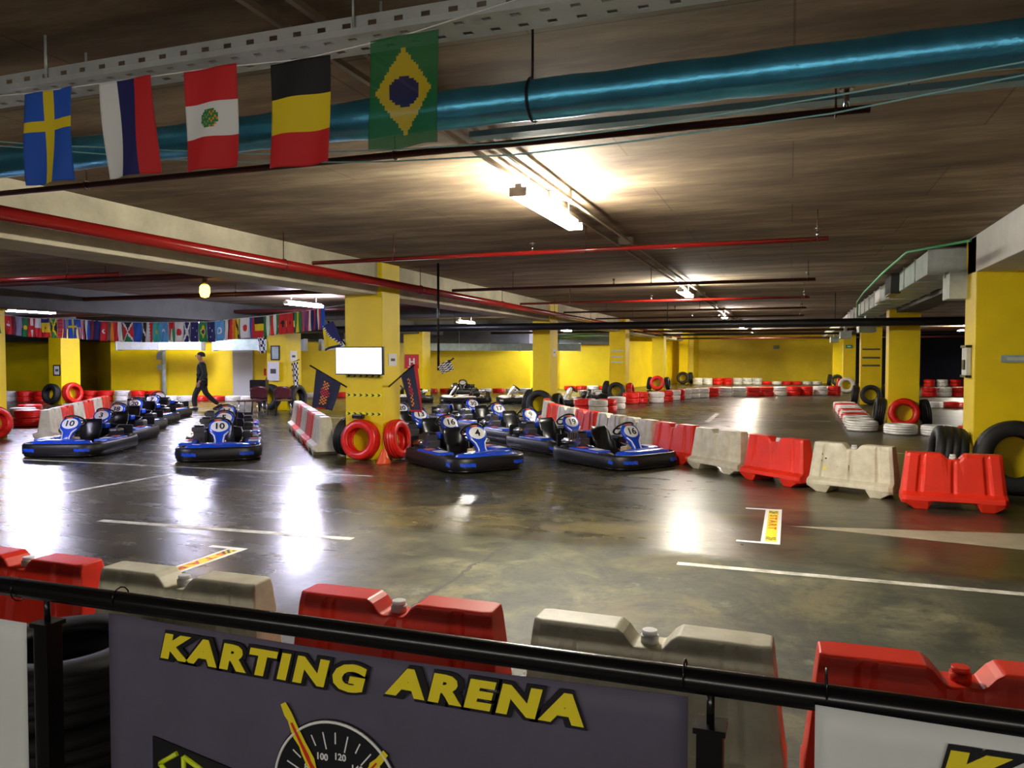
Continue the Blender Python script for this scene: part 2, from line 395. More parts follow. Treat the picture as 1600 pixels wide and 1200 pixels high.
lamp(-11.45, 16.6, EM_C, 'bluish fluorescent lamp above the flags left of the main pillar', 1.5)
lamp(-11.5, 27.0, EM_W, 'fluorescent lamp right of the main pillar under the beam', 1.5)
lamp(-20.5, 16.4, EM_C, 'bluish fluorescent lamp above the far end of the flag string', 1.5)
lamp(-20.5, 22.6, EM_C, 'fluorescent lamp between dark beams above the walking person', 1.5)
lamp(-11.9, 38.4, EM_G, 'green tinted lamp lighting the wall behind the second left pillar', 1.2)
lamp(-10.4, 37.0, EM_C, 'distant bluish lamp seen beside the second left pillar', 1.5)
lamp(9.0, 30.0, EM_W, 'fluorescent lamp behind the right pillars', 1.5)
lamp(8.0, 44.0, EM_W, 'distant fluorescent lamp in the dark area behind the right pillars', 1.5)
lamp(-11.5, 6.0, EM_C, 'fluorescent lamp out of sight beyond the main beam at near left', 1.5)
t = empty('amber_lamp', (-10.7, 12.24, 2.98), 0, 'small glowing amber bulkhead lamp under the pale beam', 'lamp')
MB().cyl((0, 0, .12), (0, 0, .27), .05, n=12).obj('lamp_base', BLK, t)
MB().lathe([(.001, -.13), (.07, -.11), (.1, -.02), (.09, .08), (.06, .12), (.001, .12)], 16, closed=False).obj('lamp_glass', EM_A, t)
# unseen strip light added behind the camera to light pipe and near barriers
EM_S = mat('added_strip_glow', (1., .93, .82), emit=6.); setem(EM_S, 20)
t = empty('added_strip_light', (0, -2.74, 2.45), 0, 'long added strip light with a hood, unseen on the wall behind the viewer', 'lamp')
MB().box((-1, .0, 0), (7., .04, .1)).box((-1, .18, .055), (7.2, .4, .012)).obj('added_strip_hood', BLK, t); MB().box((-1, .04, 0), (6.9, .04, .07)).obj('light_strip', EM_S, t)  # hood added to keep the strip's light off the near ceiling

# central conduit (two rails) running over the lamps
b = MB()
for dx in (-.08, .11): b.box((-2.05+dx, 24, 3.165), (.028, 51, .03))
for y in range(1, 49, 3): b.box((-2.03, y, 3.2), (.22, .03, .09))
tag(b.obj('cable_rail', mat('rail_grey', (.34, .28, .2), .5)), 'twin cable rail carrying the row of central lamps', 'conduit')

# ------------------------------------------------------------------ pipes and ducts
def pipe(name, pts, r, m, label, cat='pipe', hang=(), hm=PDRK, grp=None, heads=()):
    t = empty(name, pts[0], 0, label, cat, grp); o = Vector(pts[0])
    MB().tube([Vector(p)-o for p in pts], r, 14).obj('pipe_run', m, t)
    for hx in hang:
        h = Vector(hx)-o
        MB().cyl(h, h+Vector((0, 0, CZ-hx[2]+.01)), .006, n=6).tube([h+Vector((math.cos(a)*0, math.cos(a)*(r+.008), math.sin(a)*(r+.008))) if abs((Vector(pts[-1])-o).x) > 1 else h+Vector((math.cos(a)*(r+.008), 0, math.sin(a)*(r+.008))) for a in [2*PI*k/12 for k in range(12)]], .006, 5, closed=True).obj('hanger', hm, t)
    for hx in heads:
        h = Vector(hx)-o
        MB().cyl(h, h+Vector((0, 0, r+.08)), .014, n=8).cyl(h+Vector((0, 0, r+.08)), h+Vector((0, 0, r+.09)), .035, n=10).obj('sprinkler_head', CHR, t)
    return t
pipe('sprinkler_main_pipe', [(-5.95, -1, 2.85), (-5.95, 45, 2.85)], .062, PRED, 'thick red sprinkler main running along the pale beam', hang=[(-5.95, y, 2.85) for y in (1.5, 4.4, 8.2, 12, 16, 20, 24, 29, 34)])
BR = [(4.3, -11, 'nearest dark red sprinkler branch crossing below the flags', PDRK, .021), (8.83, -5.95, 'bright red sprinkler branch, second from the viewer', PRED, .026),
      (13.33, -5.95, 'dark sprinkler branch, third from the viewer', PDRK, .028), (17.2, -5.95, 'red sprinkler branch, fourth from the viewer', PRED, .026),
      (20.9, -5.95, 'dark sprinkler branch, fifth from the viewer', PDRK, .026), (24.7, -5.95, 'dark sprinkler branch, sixth from the viewer', PDRK, .026)]
for y, x0, lb, m, r in BR:
    xs = [x0+1.2+k*2.5 for k in range(8) if x0+1.2+k*2.5 < .3]
    pipe('sprinkler_branch_pipe', [(x0, y, 2.94), (.36, y, 2.94)], r, m, lb, hang=[(x, y, 2.94) for x in xs], grp='sprinkler branch pipes', heads=[(.25, y, 2.94), (-2.9, y, 2.94)])
pipe('sprinkler_branch_pipe', [(-15.1, 8.6, 2.88), (-9.0, 8.6, 2.88)], .03, PRED, 'red sprinkler branch at far left beyond the pale beam', hang=[(-13, 8.6, 2.88), (-10, 8.6, 2.88)])
# teal foil wrapped duct
t = empty('insulated_pipe', (-12, 3.5, 2.9), 0, 'thick shiny blue foil wrapped pipe crossing the top of the view', 'pipe')
b = MB(); n = 120; rings = []
for i in range(n+1):
    x = 16*i/n; rr = .092 + .003*math.sin(i*1.7) + (.007 if i % 24 == 3 else 0) + random.uniform(-.0015, .0015)
    rings.append([b.bm.verts.new((x, math.cos(2*PI*j/28)*rr, math.sin(2*PI*j/28)*rr)) for j in range(28)])
b.bridge(rings); b.bm.faces.new(rings[0]); b.bm.faces.new(rings[-1]); b.obj('pipe_jacket', TEAL, t)
for x in (2.2, 6.9, 10.85, 14.6):
    MB().cyl((x, 0, .09), (x, 0, .36), .006, n=6).tube([(x, math.cos(a)*.099, math.sin(a)*.099) for a in [2*PI*k/20 for k in range(20)]], .006, 5, closed=True).obj('hanger', BLK, t)
# thin pale blue tray
t = empty('slim_cable_tray', (-1.85, 4.45, 3.05), 0, 'slim pale blue tray below the foil wrapped pipe', 'cable tray')
MB().box((2.6, 0, 0), (5.2, .1, .035)).obj('tray', SKYB, t)
for x in (.4, 2.4, 4.6): MB().cyl((x, 0, .01), (x, 0, .21), .005, n=6).obj('hanger', BLK, t)
# perforated cable tray
t = empty('perforated_cable_tray', (-8, 2.9, 3.03), 0, 'white perforated steel cable tray above the near flags', 'cable tray')
def slotted(b, y0, z0, dy, dz):
    # strip from (y0,z0) to (y0+dy,z0+dz), slots left open
    L = 9.2; step = .12; k = int(L/step); ln = math.hypot(dy, dz); uy, uz = dy/ln, dz/ln
    def q(x0, x1, s0, s1):
        vs = [b.bm.verts.new((x, y0+uy*s, z0+uz*s)) for x, s in ((x0, s0), (x1, s0), (x1, s1), (x0, s1))]
        b.bm.faces.new(vs)
    a, c_ = ln*.35, ln*.65
    q(0, L, 0, a); q(0, L, c_, ln)
    for i in range(k): q(i*step+.04, (i+1)*step, a, c_)
b = MB(); slotted(b, -.06, 0, 0, .07); slotted(b, -.06, 0, .1, 0); slotted(b, .04, 0, .1, 0); slotted(b, .14, 0, 0, .07)
o = b.obj('tray', mat('white_galvanised_tray', (.66, .7, .7), .4, metal=.2, noise=.2, scale=3), t); sm = o.modifiers.new('s', 'SOLIDIFY'); sm.thickness = .003
for x in (1.5, 4.6, 6.3, 8.6): MB().cyl((x, -.075, .02), (x, -.075, .23), .006, n=6).cyl((x, .155, .02), (x, .155, .23), .006, n=6).obj('hanger', GALV, t)
# black transverse duct
t = empty('black_duct', (-15, 20.3, 2.53), 0, 'long black round duct crossing the hall in front of the pillars', 'duct')
MB().tube([(0, 0, 0), (9, 0, 0), (20.5, 0, .0), (30, 0, 0)], .1, 20).obj('duct_run', PBLK, t)
for x in (1, 6, 12, 16, 23): MB().cyl((x, 0, .09), (x, 0, .725), .01, n=6).obj('hanger', BLK, t)
for y, lb in ((33.5, 'thin dark pipe crossing behind the black duct'), (39., 'thin dark pipe crossing the far part of the hall'), (47., 'farthest thin dark pipe before the yellow back wall')):
    pipe('crossing_pipe', [(-8 if y > 40 else -13, y, 2.8), (9, y, 2.8)], .05, PDRK if y != 39. else PBLK, lb, hang=[(-4, y, 2.8), (1, y, 2.8)], grp='dark crossing pipes')
# right-hand rectangular duct with branches
t = empty('box_duct', (1.8, 12.2, 2.85), 0, 'long rectangular galvanised duct beside the right pillars', 'duct')
MB().box((.28, 6, .18), (.56, 12., .33), bev=.006).obj('duct_section', GALD, t)
MB().box((.3, 27.02, .19), (.5, 30., .3), bev=.006).obj('duct_section', GALW, t)
for k in range(14): MB().box((.28, .01+k*1.247, .18), (.6, .04, .37)).obj('duct_flange', GALV, t)
MB().box((-.06, 3.6, .16), (.16, .9, .36), bev=.01).obj('duct_outlet', BLK, t)
for y in (6.2, 16., 19.5): MB().box((-.03, y, .14), (.08, 1., .24), bev=.01).obj('duct_outlet', WHC, t)
t = empty('small_box_duct', (2.0, 11.95, 2.49), 0, 'small grey green square duct stub beside the right pillar top', 'duct')
MB().box((.17, .15, .17), (.34, .55, .34), bev=.01).obj('duct_section', GALD, t); MB().box((.17, -.12, .17), (.36, .03, .36)).obj('duct_flange', GALV, t)
MB().cyl((.0, .2, .3), (.0, .2, .38), .02, n=8).obj('hanger', GALV, t)
for k, (y, s) in enumerate(((24, .45), (33, .4), (41, .4))):
    o = MB().box((2.0, y, 2.55), (s, .8, s*.7), bev=.02).box((2.0, y, 2.76), (.08, .5, .26)).obj('duct_junction_box', GALD); tag(o, ['grey duct box before the third right pillar', 'grey duct box before the fourth right pillar', 'farthest grey duct box on the right'][k], 'duct', 'grey duct boxes')
pts = [(2.15, 11.4, 3.19), (1.56, 12.5, 3.21), (1.5, 15, 3.17), (1.52, 19, 3.14), (1.6, 22, 3.12), (1.62, 22.05, 2.75)]
tag(MB().tube(pts, .018, 8).obj('green_cable', GRNC), 'green cable sagging along the right duct', 'cable')
# left ducts near the wall
def boxduct(p, q, w, h, m, lb, nm='box_duct'):
    p = Vector(p); q = Vector(q); d = q-p; a = math.atan2(d.y, d.x); t = empty(nm, p, a, lb, 'duct'); L = d.length
    MB().box((L/2, 0, h/2), (L, w, h), bev=.01).obj('duct_section', m, t)
    k = max(2, int(L/1.3))
    for i in range(k+1): MB().box((L*i/k, 0, h/2), (.04, w+.05, h+.05)).obj('duct_flange', GALV, t)
    for i in (1, k-1): MB().cyl((L*i/k, 0, h), (L*i/k, 0, CZ-p.z+.01), .01, n=6).obj('hanger', GALV, t)
boxduct((-24.2, 23.0, 1.98), (-21.2, 24.1, 1.98), .4, .32, GALW, 'bright galvanised duct hanging above the walking person')
boxduct((-20.8, 24.3, 1.96), (-17.6, 25.6, 1.96), .5, .42, GALD, 'green tinted galvanised duct right of the walking person')
boxduct((-17.4, 26.3, 1.98), (-16.1, 27.7, 1.98), .4, .4, GALW, 'bright duct between the chairs pillar and the screen')
boxduct((-15.9, 32.9, 2.0), (-9.4, 35.8, 2.0), .4, .34, GALD, 'grey duct along the back wall right of the main pillar')
for k, (y, x0, x1) in enumerate(((10.2, -28, -8), (13.5, -26, -7.6), (18.6, -24, -8))):
    pipe('crossing_pipe', [(x0, y, 3.02), (x1, y, 3.02)], .05, PDRK, ['dark pipe beyond the beam at left, nearest of three', 'dark pipe beyond the beam at left, middle of three', 'dark pipe beyond the beam at left, farthest of three'][k], hang=[(-20, y, 3.02), (-11, y, 3.02)], grp='dark pipes over the left hall')

# ------------------------------------------------------------------ tyres
def tyre_mesh(R0, W, n, m, name):
    k = W/.2; P = [(.172, -.07), (.182, -.09), (.228, -.1), (.27, -.097), (.292, -.08), (.301, -.055), (.293, -.05), (.293, -.04), (.303, -.036), (.304, -.008), (.295, -.005)]
    inner = [(.19, .06), (.262, .062), (.283, .03), (.283, -.03), (.262, -.062), (.19, -.06)]
    full = P + [(r, -z) for r, z in P[::-1]] + inner
    b = MB(); b.lathe([(r*R0/.304, z*k) for r, z in full], n)
    return b.mesh(name, m)
TY = {c: tyre_mesh(.3, .2, 28, m, 'tyre_'+c) for c, m in (('r', TRED), ('w', TWHI), ('k', RUB))}
TYB = {c: tyre_mesh(.335, .22, 48, m, 'big_tyre_'+c) for c, m in (('r', TRED), ('w', TWHI), ('k', RUB))}
CN = {'r': 'red', 'w': 'white', 'k': 'black'}
FAR_CURVE = [((-5.95, 23.39), 'r', 2), ((-5.53, 23.25), 'w', 2), ((-5.36, 23.6), 'r', 2), ((-5.36, 25.14), 'w', 2), ((-5.47, 28.2), 'r', 2), ((-5.22, 28.92), 'r', 2), ((-4.75, 29.08), 'w', 2), ((-4.55, 30.48), 'r', 2), ((-4.36, 31.02), 'w', 2), ((-4.27, 31.78), 'r', 2), ((-4.09, 32.35), 'w', 2), ((-3.82, 32.96), 'w', 2), ((-3.5, 33.61), 'w', 2), ((-3.17, 34.28), 'r', 2), ((-2.67, 34.74), 'w', 2), ((-2.07, 34.96), 'w', 2), ((-1.5, 35.39), 'r', 2), ((-0.96, 35.75), 'r', 2), ((-0.43, 36.18), 'w', 2), ((0.15, 36.62), 'r', 2), ((0.66, 36.92), 'r', 2), ((1.25, 37.38), 'w', 2), ((1.87, 37.72), 'r', 2)]
BACK_ROW = [((-5.42, 49.43), 'w', 2), ((-4.85, 49.62), 'w', 2), ((-4.26, 49.81), 'r', 2), ((-3.68, 50.0), 'r', 2), ((-3.1, 50.19), 'w', 2), ((-2.5, 50.38), 'w', 2), ((-1.95, 50.57), 'w', 2), ((-1.37, 50.76), 'r', 1), ((-.8, 50.95), 'w', 1), ((-0.2, 51.14), 'r', 1), ((.38, 51.33), 'r', 1), ((.98, 51.52), 'w', 1), ((1.56, 51.71), 'w', 1)]
GREEN_WALL = [((-10.85, 39.41), 'r', 1), ((-10.3, 39.66), 'r', 1), ((-9.75, 39.85), 'w', 1), ((-9.2, 40.06), 'r', 1), ((-8.65, 40.3), 'k', 1)]
PAIR = [((-8.71, 34.33), 'w', 1), ((-8.1, 34.59), 'w', 1)]
LONG_WALL = [((-16.1, 33.6), 'r', 1), ((-15.5, 33.97), 'r', 1), ((-14.95, 34.2), 'w', 1), ((-14.35, 34.45), 'r', 1), ((-13.75, 34.7), 'w', 1), ((-13.2, 34.95), 'r', 1), ((-12.62, 35.2), 'w', 1), ((-12.05, 35.45), 'w', 1), ((-11.5, 35.7), 'w', 1)]
MID_WALL = [((-19.4, 27.65), 'r', 1), ((-18.88, 27.95), 'w', 1), ((-18.4, 28.33), 'w', 1), ((-17.94, 28.72), 'r', 1)]
LEFT_WALL = [((-28.2, 21.5), 'w', 2), ((-27.6, 21.75), 'r', 2), ((-27.0, 22.0), 'r', 2), ((-25.62, 22.9), 'r', 2), ((-25.03, 23.1), 'r', 2), ((-24.42, 23.35), 'w', 2), ((-23.85, 23.55), 'r', 2), ((-23.25, 23.75), 'r', 2), ((-22.67, 23.95), 'w', 1), ((-22.08, 24.15), 'w', 1), ((-21.5, 24.35), 'r', 1), ((-20.93, 24.55), 'r', 1), ((-20.35, 24.75), 'w', 1), ((-19.78, 24.95), 'w', 1), ((-19.2, 25.15), 'r', 1), ((-18.62, 25.4), 'r', 1)]
RIGHT_FAR = [((5.66, 37.7), 'r', 2), ((6.26, 37.91), 'w', 2), ((6.86, 38.13), 'r', 2), ((7.46, 38.33), 'w', 2), ((8.06, 38.54), 'r', 2)]
RIGHT_MID = [((4.53, 29.32), 'w', 1), ((5.17, 29.55), 'r', 1)]
RIGHT_BACK = [((7.61, 50.73), 'r', 2), ((8.3, 50.9), 'w', 2), ((9.0, 51.1), 'r', 2), ((9.7, 51.3), 'r', 2)]
NEARL = [((-18.2, 13.1), 'r', 2), ((-17.7, 14.0), 'r', 2), ((-18.6, 14.6), 'w', 2), ((-17.9, 12.3), 'k', 2), ((-19.6, 15.6), 'r', 2), ((-18.9, 16.4), 'k', 2)]
def relax(lst, dmin=.6):
    P = [[x, y] for (x, y), c, n in lst]
    for it in range(60):
        for i in range(len(P)):
            for j in range(i+1, len(P)):
                dx = P[j][0]-P[i][0]; dy = P[j][1]-P[i][1]; d = math.hypot(dx, dy) or 1e-6
                if d < dmin:
                    k = (dmin-d)/2/d; P[i][0] -= dx*k; P[i][1] -= dy*k; P[j][0] += dx*k; P[j][1] += dy*k
    return [((p[0], p[1]), c, n) for p, (_, c, n) in zip(P, lst)]
def tyre_wall(lst, where, grp, s=1.):
    for i, ((x, y), c, n) in enumerate(relax(lst, .605*s)):
        for k in range(n):
            o = link('tyre', TY[c]); o.location = (x+random.uniform(-.01, .01), y+random.uniform(-.01, .01), .101*s+.203*s*k); o.scale = (s, s, s)
            o.rotation_euler = (0, 0, random.uniform(0, 6))
            if any(q[2] > 1 for q in lst):
                st = ('upper' if k else 'lower')+', ' if n > 1 else ''
                lb = '%s tyre, %s%s stack from the left in %s' % (CN[c], st, ORD[i], where)
            else: lb = '%s tyre lying flat, %s from the left in %s' % (CN[c], ORD[i], where)
            tag(o, lb, 'tyre', grp)
tyre_wall(FAR_CURVE, 'the curved far track wall', 'tyres of the curved far track wall')
tyre_wall(BACK_ROW, 'the row under the back wall', 'tyres under the bright back wall')
tyre_wall(GREEN_WALL, 'the row under the green wall', 'tyres under the green lit wall')
tyre_wall(PAIR, 'the pair near the green wall', 'white tyre pair near the green wall')
tyre_wall(LONG_WALL, 'the row behind the white karts', 'tyres behind the red and white karts')
tyre_wall(MID_WALL, 'the row left of the screen', 'tyres left of the screen')
tyre_wall(LEFT_WALL, 'the left wall row', 'tyres along the left wall')
tyre_wall(RIGHT_FAR, 'the wall behind the right pillars', 'tyres behind the right pillars')
tyre_wall(RIGHT_MID, 'the pair behind the right pillars', 'tyre pair behind the right pillars')
tyre_wall(RIGHT_BACK, 'the navy wall row', 'tyres by the navy wall')
tyre_wall(NEARL, 'the heap behind the left barriers', 'tyres behind the left barriers')
# single layer kerb tyres on the right edge of the track
cs = 'wrwwrwrwww'
for i in range(10):
    o = link('tyre', TY[cs[i]]); s = 1.15; o.location = (1.68-.011*i, 27.71-.897*i, .101*s); o.scale = (s,)*3; o.rotation_euler = (0, 0, i)
    tag(o, '%s tyre lying flat, %s from the far end of the right kerb row' % (CN[cs[i]], ORD[i]), 'tyre', 'tyres along the right track edge')
for i, (x, y, c) in enumerate([(2.3, 19.0, 'w'), (3.02, 18.9, 'w'), (3.74, 18.95, 'r'), (4.46, 19.0, 'r')]):
    o = link('tyre', TY[c]); s = 1.15; o.location = (x, y, .101*s); o.scale = (s,)*3; o.rotation_euler = (0, 0, i)
    tag(o, '%s tyre lying before the second right pillar, %s from the left' % (CN[c], ORD[i]), 'tyre', 'tyres before the second right pillar')
# leaning tyres round the pillars
def lean(x, y, c, face, label, s=1., big=False, th=.13, W=1.):
    """face: 'f' on the front of a pillar, 'l'/'r' on its sides; x,y = point on the face"""
    me = (TYB if big else TY)[c]; R0 = (.335 if big else .3)*s; hw = (.11 if big else .1)*s*W
    o = link('tyre', me); o.scale = (s, s, s*W)
    if face == 'f': o.rotation_euler = (PI/2-th, 0, 0); n = Vector((0, -1, 0))
    elif face == 'r': o.rotation_euler = (0, PI/2-th, 0); n = Vector((1, 0, 0))
    else: o.rotation_euler = (0, -(PI/2-th), 0); n = Vector((-1, 0, 0))
    off = R0*math.sin(th)+hw*math.cos(th)+.006
    z = R0*math.cos(th)+hw*math.sin(th)
    o.location = Vector((x, y, z)) + n*off
    tag(o, label, 'tyre', 'tyres leaning on pillars')
    return o
lean(-6.62, YR[0], 'r', 'f', 'big red tyre leaning on the front of the main pillar', 1.0, True)
lean(-6.3, YR[0]+.22, 'r', 'r', 'red tyre leaning on the right side of the main pillar', .98, True)
lean(-7.0, YR[0]+.3, 'k', 'l', 'dark tyre leaning on the left side of the main pillar', .98, True)
lean(2.19, YR[0]+.2, 'k', 'l', 'wide black treaded tyre left of the large right pillar', 1.16, True, .13, 1.5)
lean(2.62, YR[0], 'k', 'f', 'huge black tyre in front of the large right pillar', 1.35, True)
lean(2.58, YR[1], 'r', 'f', 'red tyre leaning on the front of the second right pillar', 1.05, True)
lean(2.24, YR[1]+.25, 'k', 'l', 'black tyre on the left side of the second right pillar', 1.05, True)
lean(2.93, YR[1]+.25, 'k', 'r', 'black tyre on the right side of the second right pillar', 1.0, True)
lean(2.7, YR[2], 'k', 'f', 'black tyre leaning on the front of the third right pillar', 1.05, True)
lean(2.37, YR[2]+.3, 'k', 'l', 'black tyre on the left side of the third right pillar', 1.0, True)
lean(3.06, YR[2]+.3, 'k', 'r', 'black tyre on the right side of the third right pillar', 1.0, True)
lean(2.5, YR[3], 'w', 'f', 'white tyre standing before the fourth right pillar', 1.1, True)
lean(2.35, YR[3]+.35, 'r', 'l', 'dark red tyre beside the fourth right pillar', 1.0, True)
lean(2.6, YR[4], 'k', 'f', 'black tyre before the farthest right pillar', 1.0, True)
lean(2.35, YR[4]+.3, 'k', 'l', 'black tyre on the left of the farthest right pillar', 1.0, True)
lean(-6.6, YR[1], 'k', 'f', 'black tyre in front of the pillar beside the barrier row', 1.15, True)
lean(-6.86, YR[1]+.3, 'k', 'l', 'black tyre left of the pillar beside the barrier row', 1.15, True)
lean(-6.35, YR[1]+.3, 'k', 'r', 'black tyre right of the pillar beside the barrier row', 1.0, True)
lean(-6.48, YR[2], 'k', 'f', 'black tyre in front of the pillar with pale strips', 1.05, True)
lean(-6.8, YR[2]+.3, 'k', 'l', 'black tyre left of the pillar with pale strips', 1.1, True)
lean(-6.15, YR[2]+.3, 'r', 'r', 'dark red tyre right of the pillar with pale strips', 1.0, True)
lean(-6.4, YR[3], 'r', 'f', 'red tyre in front of the far left track pillar', 1.1, True)
lean(-6.7, YR[3]+.3, 'k', 'l', 'black tyre left of the far left track pillar', 1., True)
lean(-6.1, YR[3]+.3, 'k', 'r', 'black tyre right of the far left track pillar', 1., True)
lean(-6.34, YR[4], 'k', 'f', 'black tyre in front of the farthest left pillar', 1.15, True)
lean(-6.08, YR[4]+.3, 'k', 'r', 'black tyre right of the farthest left pillar', 1.1, True)
lean(-16.0, YR[0], 'r', 'f', 'red tyre cut by the left edge of the photo, on the pillar front', 1.02, True)
lean(-15.65, YR[0]+.24, 'r', 'r', 'red tyre on the right side of the left edge pillar', 1.0, True)
lean(-15.62, YR[1], 'k', 'f', 'dark tyre behind the chairs, left one', 1.25, True)
lean(-15.1, YR[1]+.3, 'k', 'r', 'dark tyre behind the chairs, right one', 1.2, True)
lean(-25.0, YR[1], 'k', 'f', 'black tyre before the pillar with the framed notice', 1.1, True)
lean(-24.7, YR[1]+.3, 'r', 'r', 'red tyre right of the pillar with the framed notice', 1.15, True)
lean(-15.3, YR[3]-2.6, 'k', 'f', 'black tyre before the slim pillar by the green wall', 1.1, True)
lean(-14.9, YR[3]-2.3, 'r', 'r', 'red tyre right of the slim pillar by the green wall', 1.1, True)
o = link('tyre', TYB['k']); o.rotation_euler = (PI/2-.13, 0, .5); o.scale = (1.5, 1.5, 1.5); o.location = (-19.2, 25.9, .53)
tag(o, 'large black tyre leaning on the left wall by a grey door', 'tyre')
# near stack by the railing
for k in range(2):
    o = link('tyre', TYB['k']); o.scale = (1.15, 1.15, 1.15); o.location = (-2.88, 2.42, .127+.255*k)
    tag(o, ['black tyre at the bottom of the stack behind the railing', 'black tyre on top of the stack behind the railing, lower left'][k], 'tyre', 'black tyres behind the railing')

# ------------------------------------------------------------------ water filled barriers
def barrier_body(m, name):
    b = MB(); L = 1.05; H = .62
    xs = [-.5, -.46, -.37, -.345, -.315, -.29, -.25, -.2, -.13, -.1, -.06, -.03, 0, .03, .06, .1, .13, .2, .25, .29, .315, .345, .37, .46, .5]
    rings = []
    for x in xs:
        ax = abs(x); groove = any(abs(ax-g) < .016 for g in (.33,)) or ax < .02
        z0 = .09 if ax < .215 else (.06 if ax > .43 else 0.)
        dip = .065 if ax < .065 else (.065*(1-(ax-.065)/.05) if ax < .115 else 0)
        top = H - dip; gi = .028 if groove else 0.
        endk = .82 if ax > .48 else 1.
        half = [(.2*endk, z0), (.228*endk, .1), (.222*endk, .15), (.142*endk-gi*.7, .185), (.115*endk-gi, .36), (.09*endk-gi*.6, top-.04), (.076*endk, top)]
        prof = half + [(-y, z) for y, z in half[::-1]]
        rings.append([b.bm.verts.new((x*L/1.0*(1-.13*max(0, z-.12)/H), y, z)) for y, z in prof])
    b.bridge(rings, False, None, True, False)
    b.bm.faces.new(rings[0]); b.bm.faces.new(rings[-1])
    me = b.mesh(name, m)
    return me
def cap_mesh(m, name):
    b = MB().cyl((0, 0, .54), (0, 0, .585), .036, n=20).cyl((0, 0, .585), (0, 0, .605), .03, n=20)
    return b.mesh(name, m)
BB = {'r': barrier_body(RED, 'barrier_body_red'), 'w': barrier_body(WHI, 'barrier_body_white')}
CAPR = cap_mesh(RED, 'cap_red'); CAPW = cap_mesh(WHC, 'cap_white')
BEVEL = .008
def barrier(x, y, a, c, label, grp, cap=None, s=1.):
    t = empty('water_barrier', (x, y, 0), a, label, 'barrier', grp); t.scale = (s, s, s)
    o = link('barrier_body', BB[c], t)
    mo = o.modifiers.new('b', 'BEVEL'); mo.width = BEVEL; mo.segments = 2; mo.limit_method = 'ANGLE'; mo.angle_limit = R(28)
    link('filler_cap', CAPW if cap == 'w' else (CAPR if c == 'r' else CAPW), t)
    return t
G1 = 'barriers in front of the railing'
for x, c, lb, cp in [(-4.95, 'w', 'white barrier before the railing, beyond the left edge', 'w'), (-3.93, 'r', 'red barrier at the lower left corner behind the railing', 'w'), (-2.86, 'w', 'cream barrier behind the left end of the banner', 'w'), (-1.65, 'r', 'red barrier with white cap in the middle behind the railing', 'w'), (-.52, 'w', 'cream barrier behind the right end of the grey banner', 'w'), (.58, 'r', 'red barrier with red cap at the lower right behind the railing', None)]:
    barrier(x, 3.1, random.uniform(-.02, .02), c, lb, G1, cp)
G2 = 'red and white barriers along the track'
RB = [(1.73, 9.88, -.04, 'r', 'nearest red barrier at right in front of the big black tyre', 'w'), (.76, 10.55, -.42, 'w', 'cream barrier with black graffiti marks beside the nearest red barrier', 'w'),
      (-.14, 11.15, -.72, 'r', 'second red barrier from the right in the track row', 'w'), (-.97, 12.0, -.72, 'w', 'second cream barrier from the right in the track row', 'w'),
      (-1.73, 12.85, -.77, 'r', 'third red barrier from the right, beside the kart numbered 16', 'w'), (-2.48, 13.68, -.82, 'w', 'third cream barrier from the right, behind kart 16', 'w'),
      (-3.18, 14.53, -.88, 'w', 'fourth cream barrier, just left of the third one', 'w'), (-3.87, 15.42, -.9, 'r', 'red barrier directly behind the kart numbered 19', 'w'),
      (-4.52, 16.3, -.95, 'w', 'cream barrier left of the red one behind kart 19', 'w'), (-5.08, 17.2, -1.03, 'r', 'small looking red barrier near the black pillar tyre', 'w'),
      (-5.55, 18.2, -1.15, 'w', 'white barrier second from the far end of the track row', 'w'), (-5.9, 19.2, -1.25, 'r', 'red barrier at the far end of the track row', 'w')]
gb = None
for x, y, a, c, lb, cp in RB:
    t = barrier(x, y, a, c, lb, G2, cp)
    if 'graffiti' in lb: gb = t
# graffiti and a yellow sticker on the cream barrier
for (x, z, w, h, m) in [(-.36, .47, .02, .02, BLK), (-.31, .42, .016, .02, BLK), (-.37, .39, .03, .015, BLK), (-.29, .3, .09, .03, LETY), (-.12, .27, .1, .008, BLK), (-.16, .3, .008, .06, BLK), (-.02, .31, .006, .1, BLK)]:
    yy = -(.105+.1*(.36-z)*.9/.5) if z < .36 else -(.105-(z-.36)*.095)
    o = MB().box((x, yy-.002, z), (w, .006, h)).obj('graffiti_mark' if m is BLK else 'yellow_sticker', m, gb); tag(o, 'black scribbled mark' if m is BLK else 'small yellow sticker')
G3 = 'barriers beside the main pillar'
MID = [(-7.88, 11.95, 'w', 'white barrier end-on just left of the main pillar'), (-8.6, 12.8, 'r', 'red barrier right behind the white one left of the pillar'), (-9.32, 13.66, 'w', 'white barrier in the middle of the row left of the pillar'), (-10.04, 14.52, 'r', 'red barrier second from the far end left of the pillar'), (-10.76, 15.38, 'w', 'white barrier at the far end of the row near the chairs')]
for x, y, c, lb in MID: barrier(x, y, 2.27, c, lb, G3, 'w', 1.06)
G4 = 'barriers at the left edge'
LB = [(-14.55, 12.05, 'w', 'grey white barrier nearest the left edge, beside the red tyre'), (-15.2, 12.9, 'r', 'red barrier second in the left row, behind kart 10'), (-15.85, 13.76, 'w', 'grey white barrier third in the left row'), (-16.5, 14.62, 'r', 'red barrier fourth in the left row'), (-17.15, 15.48, 'w', 'cream barrier fifth in the left row'), (-17.8, 16.34, 'r', 'red barrier at the far end of the left row')]
for x, y, c, lb in LB: barrier(x, y, 2.22, c, lb, G4, 'w')


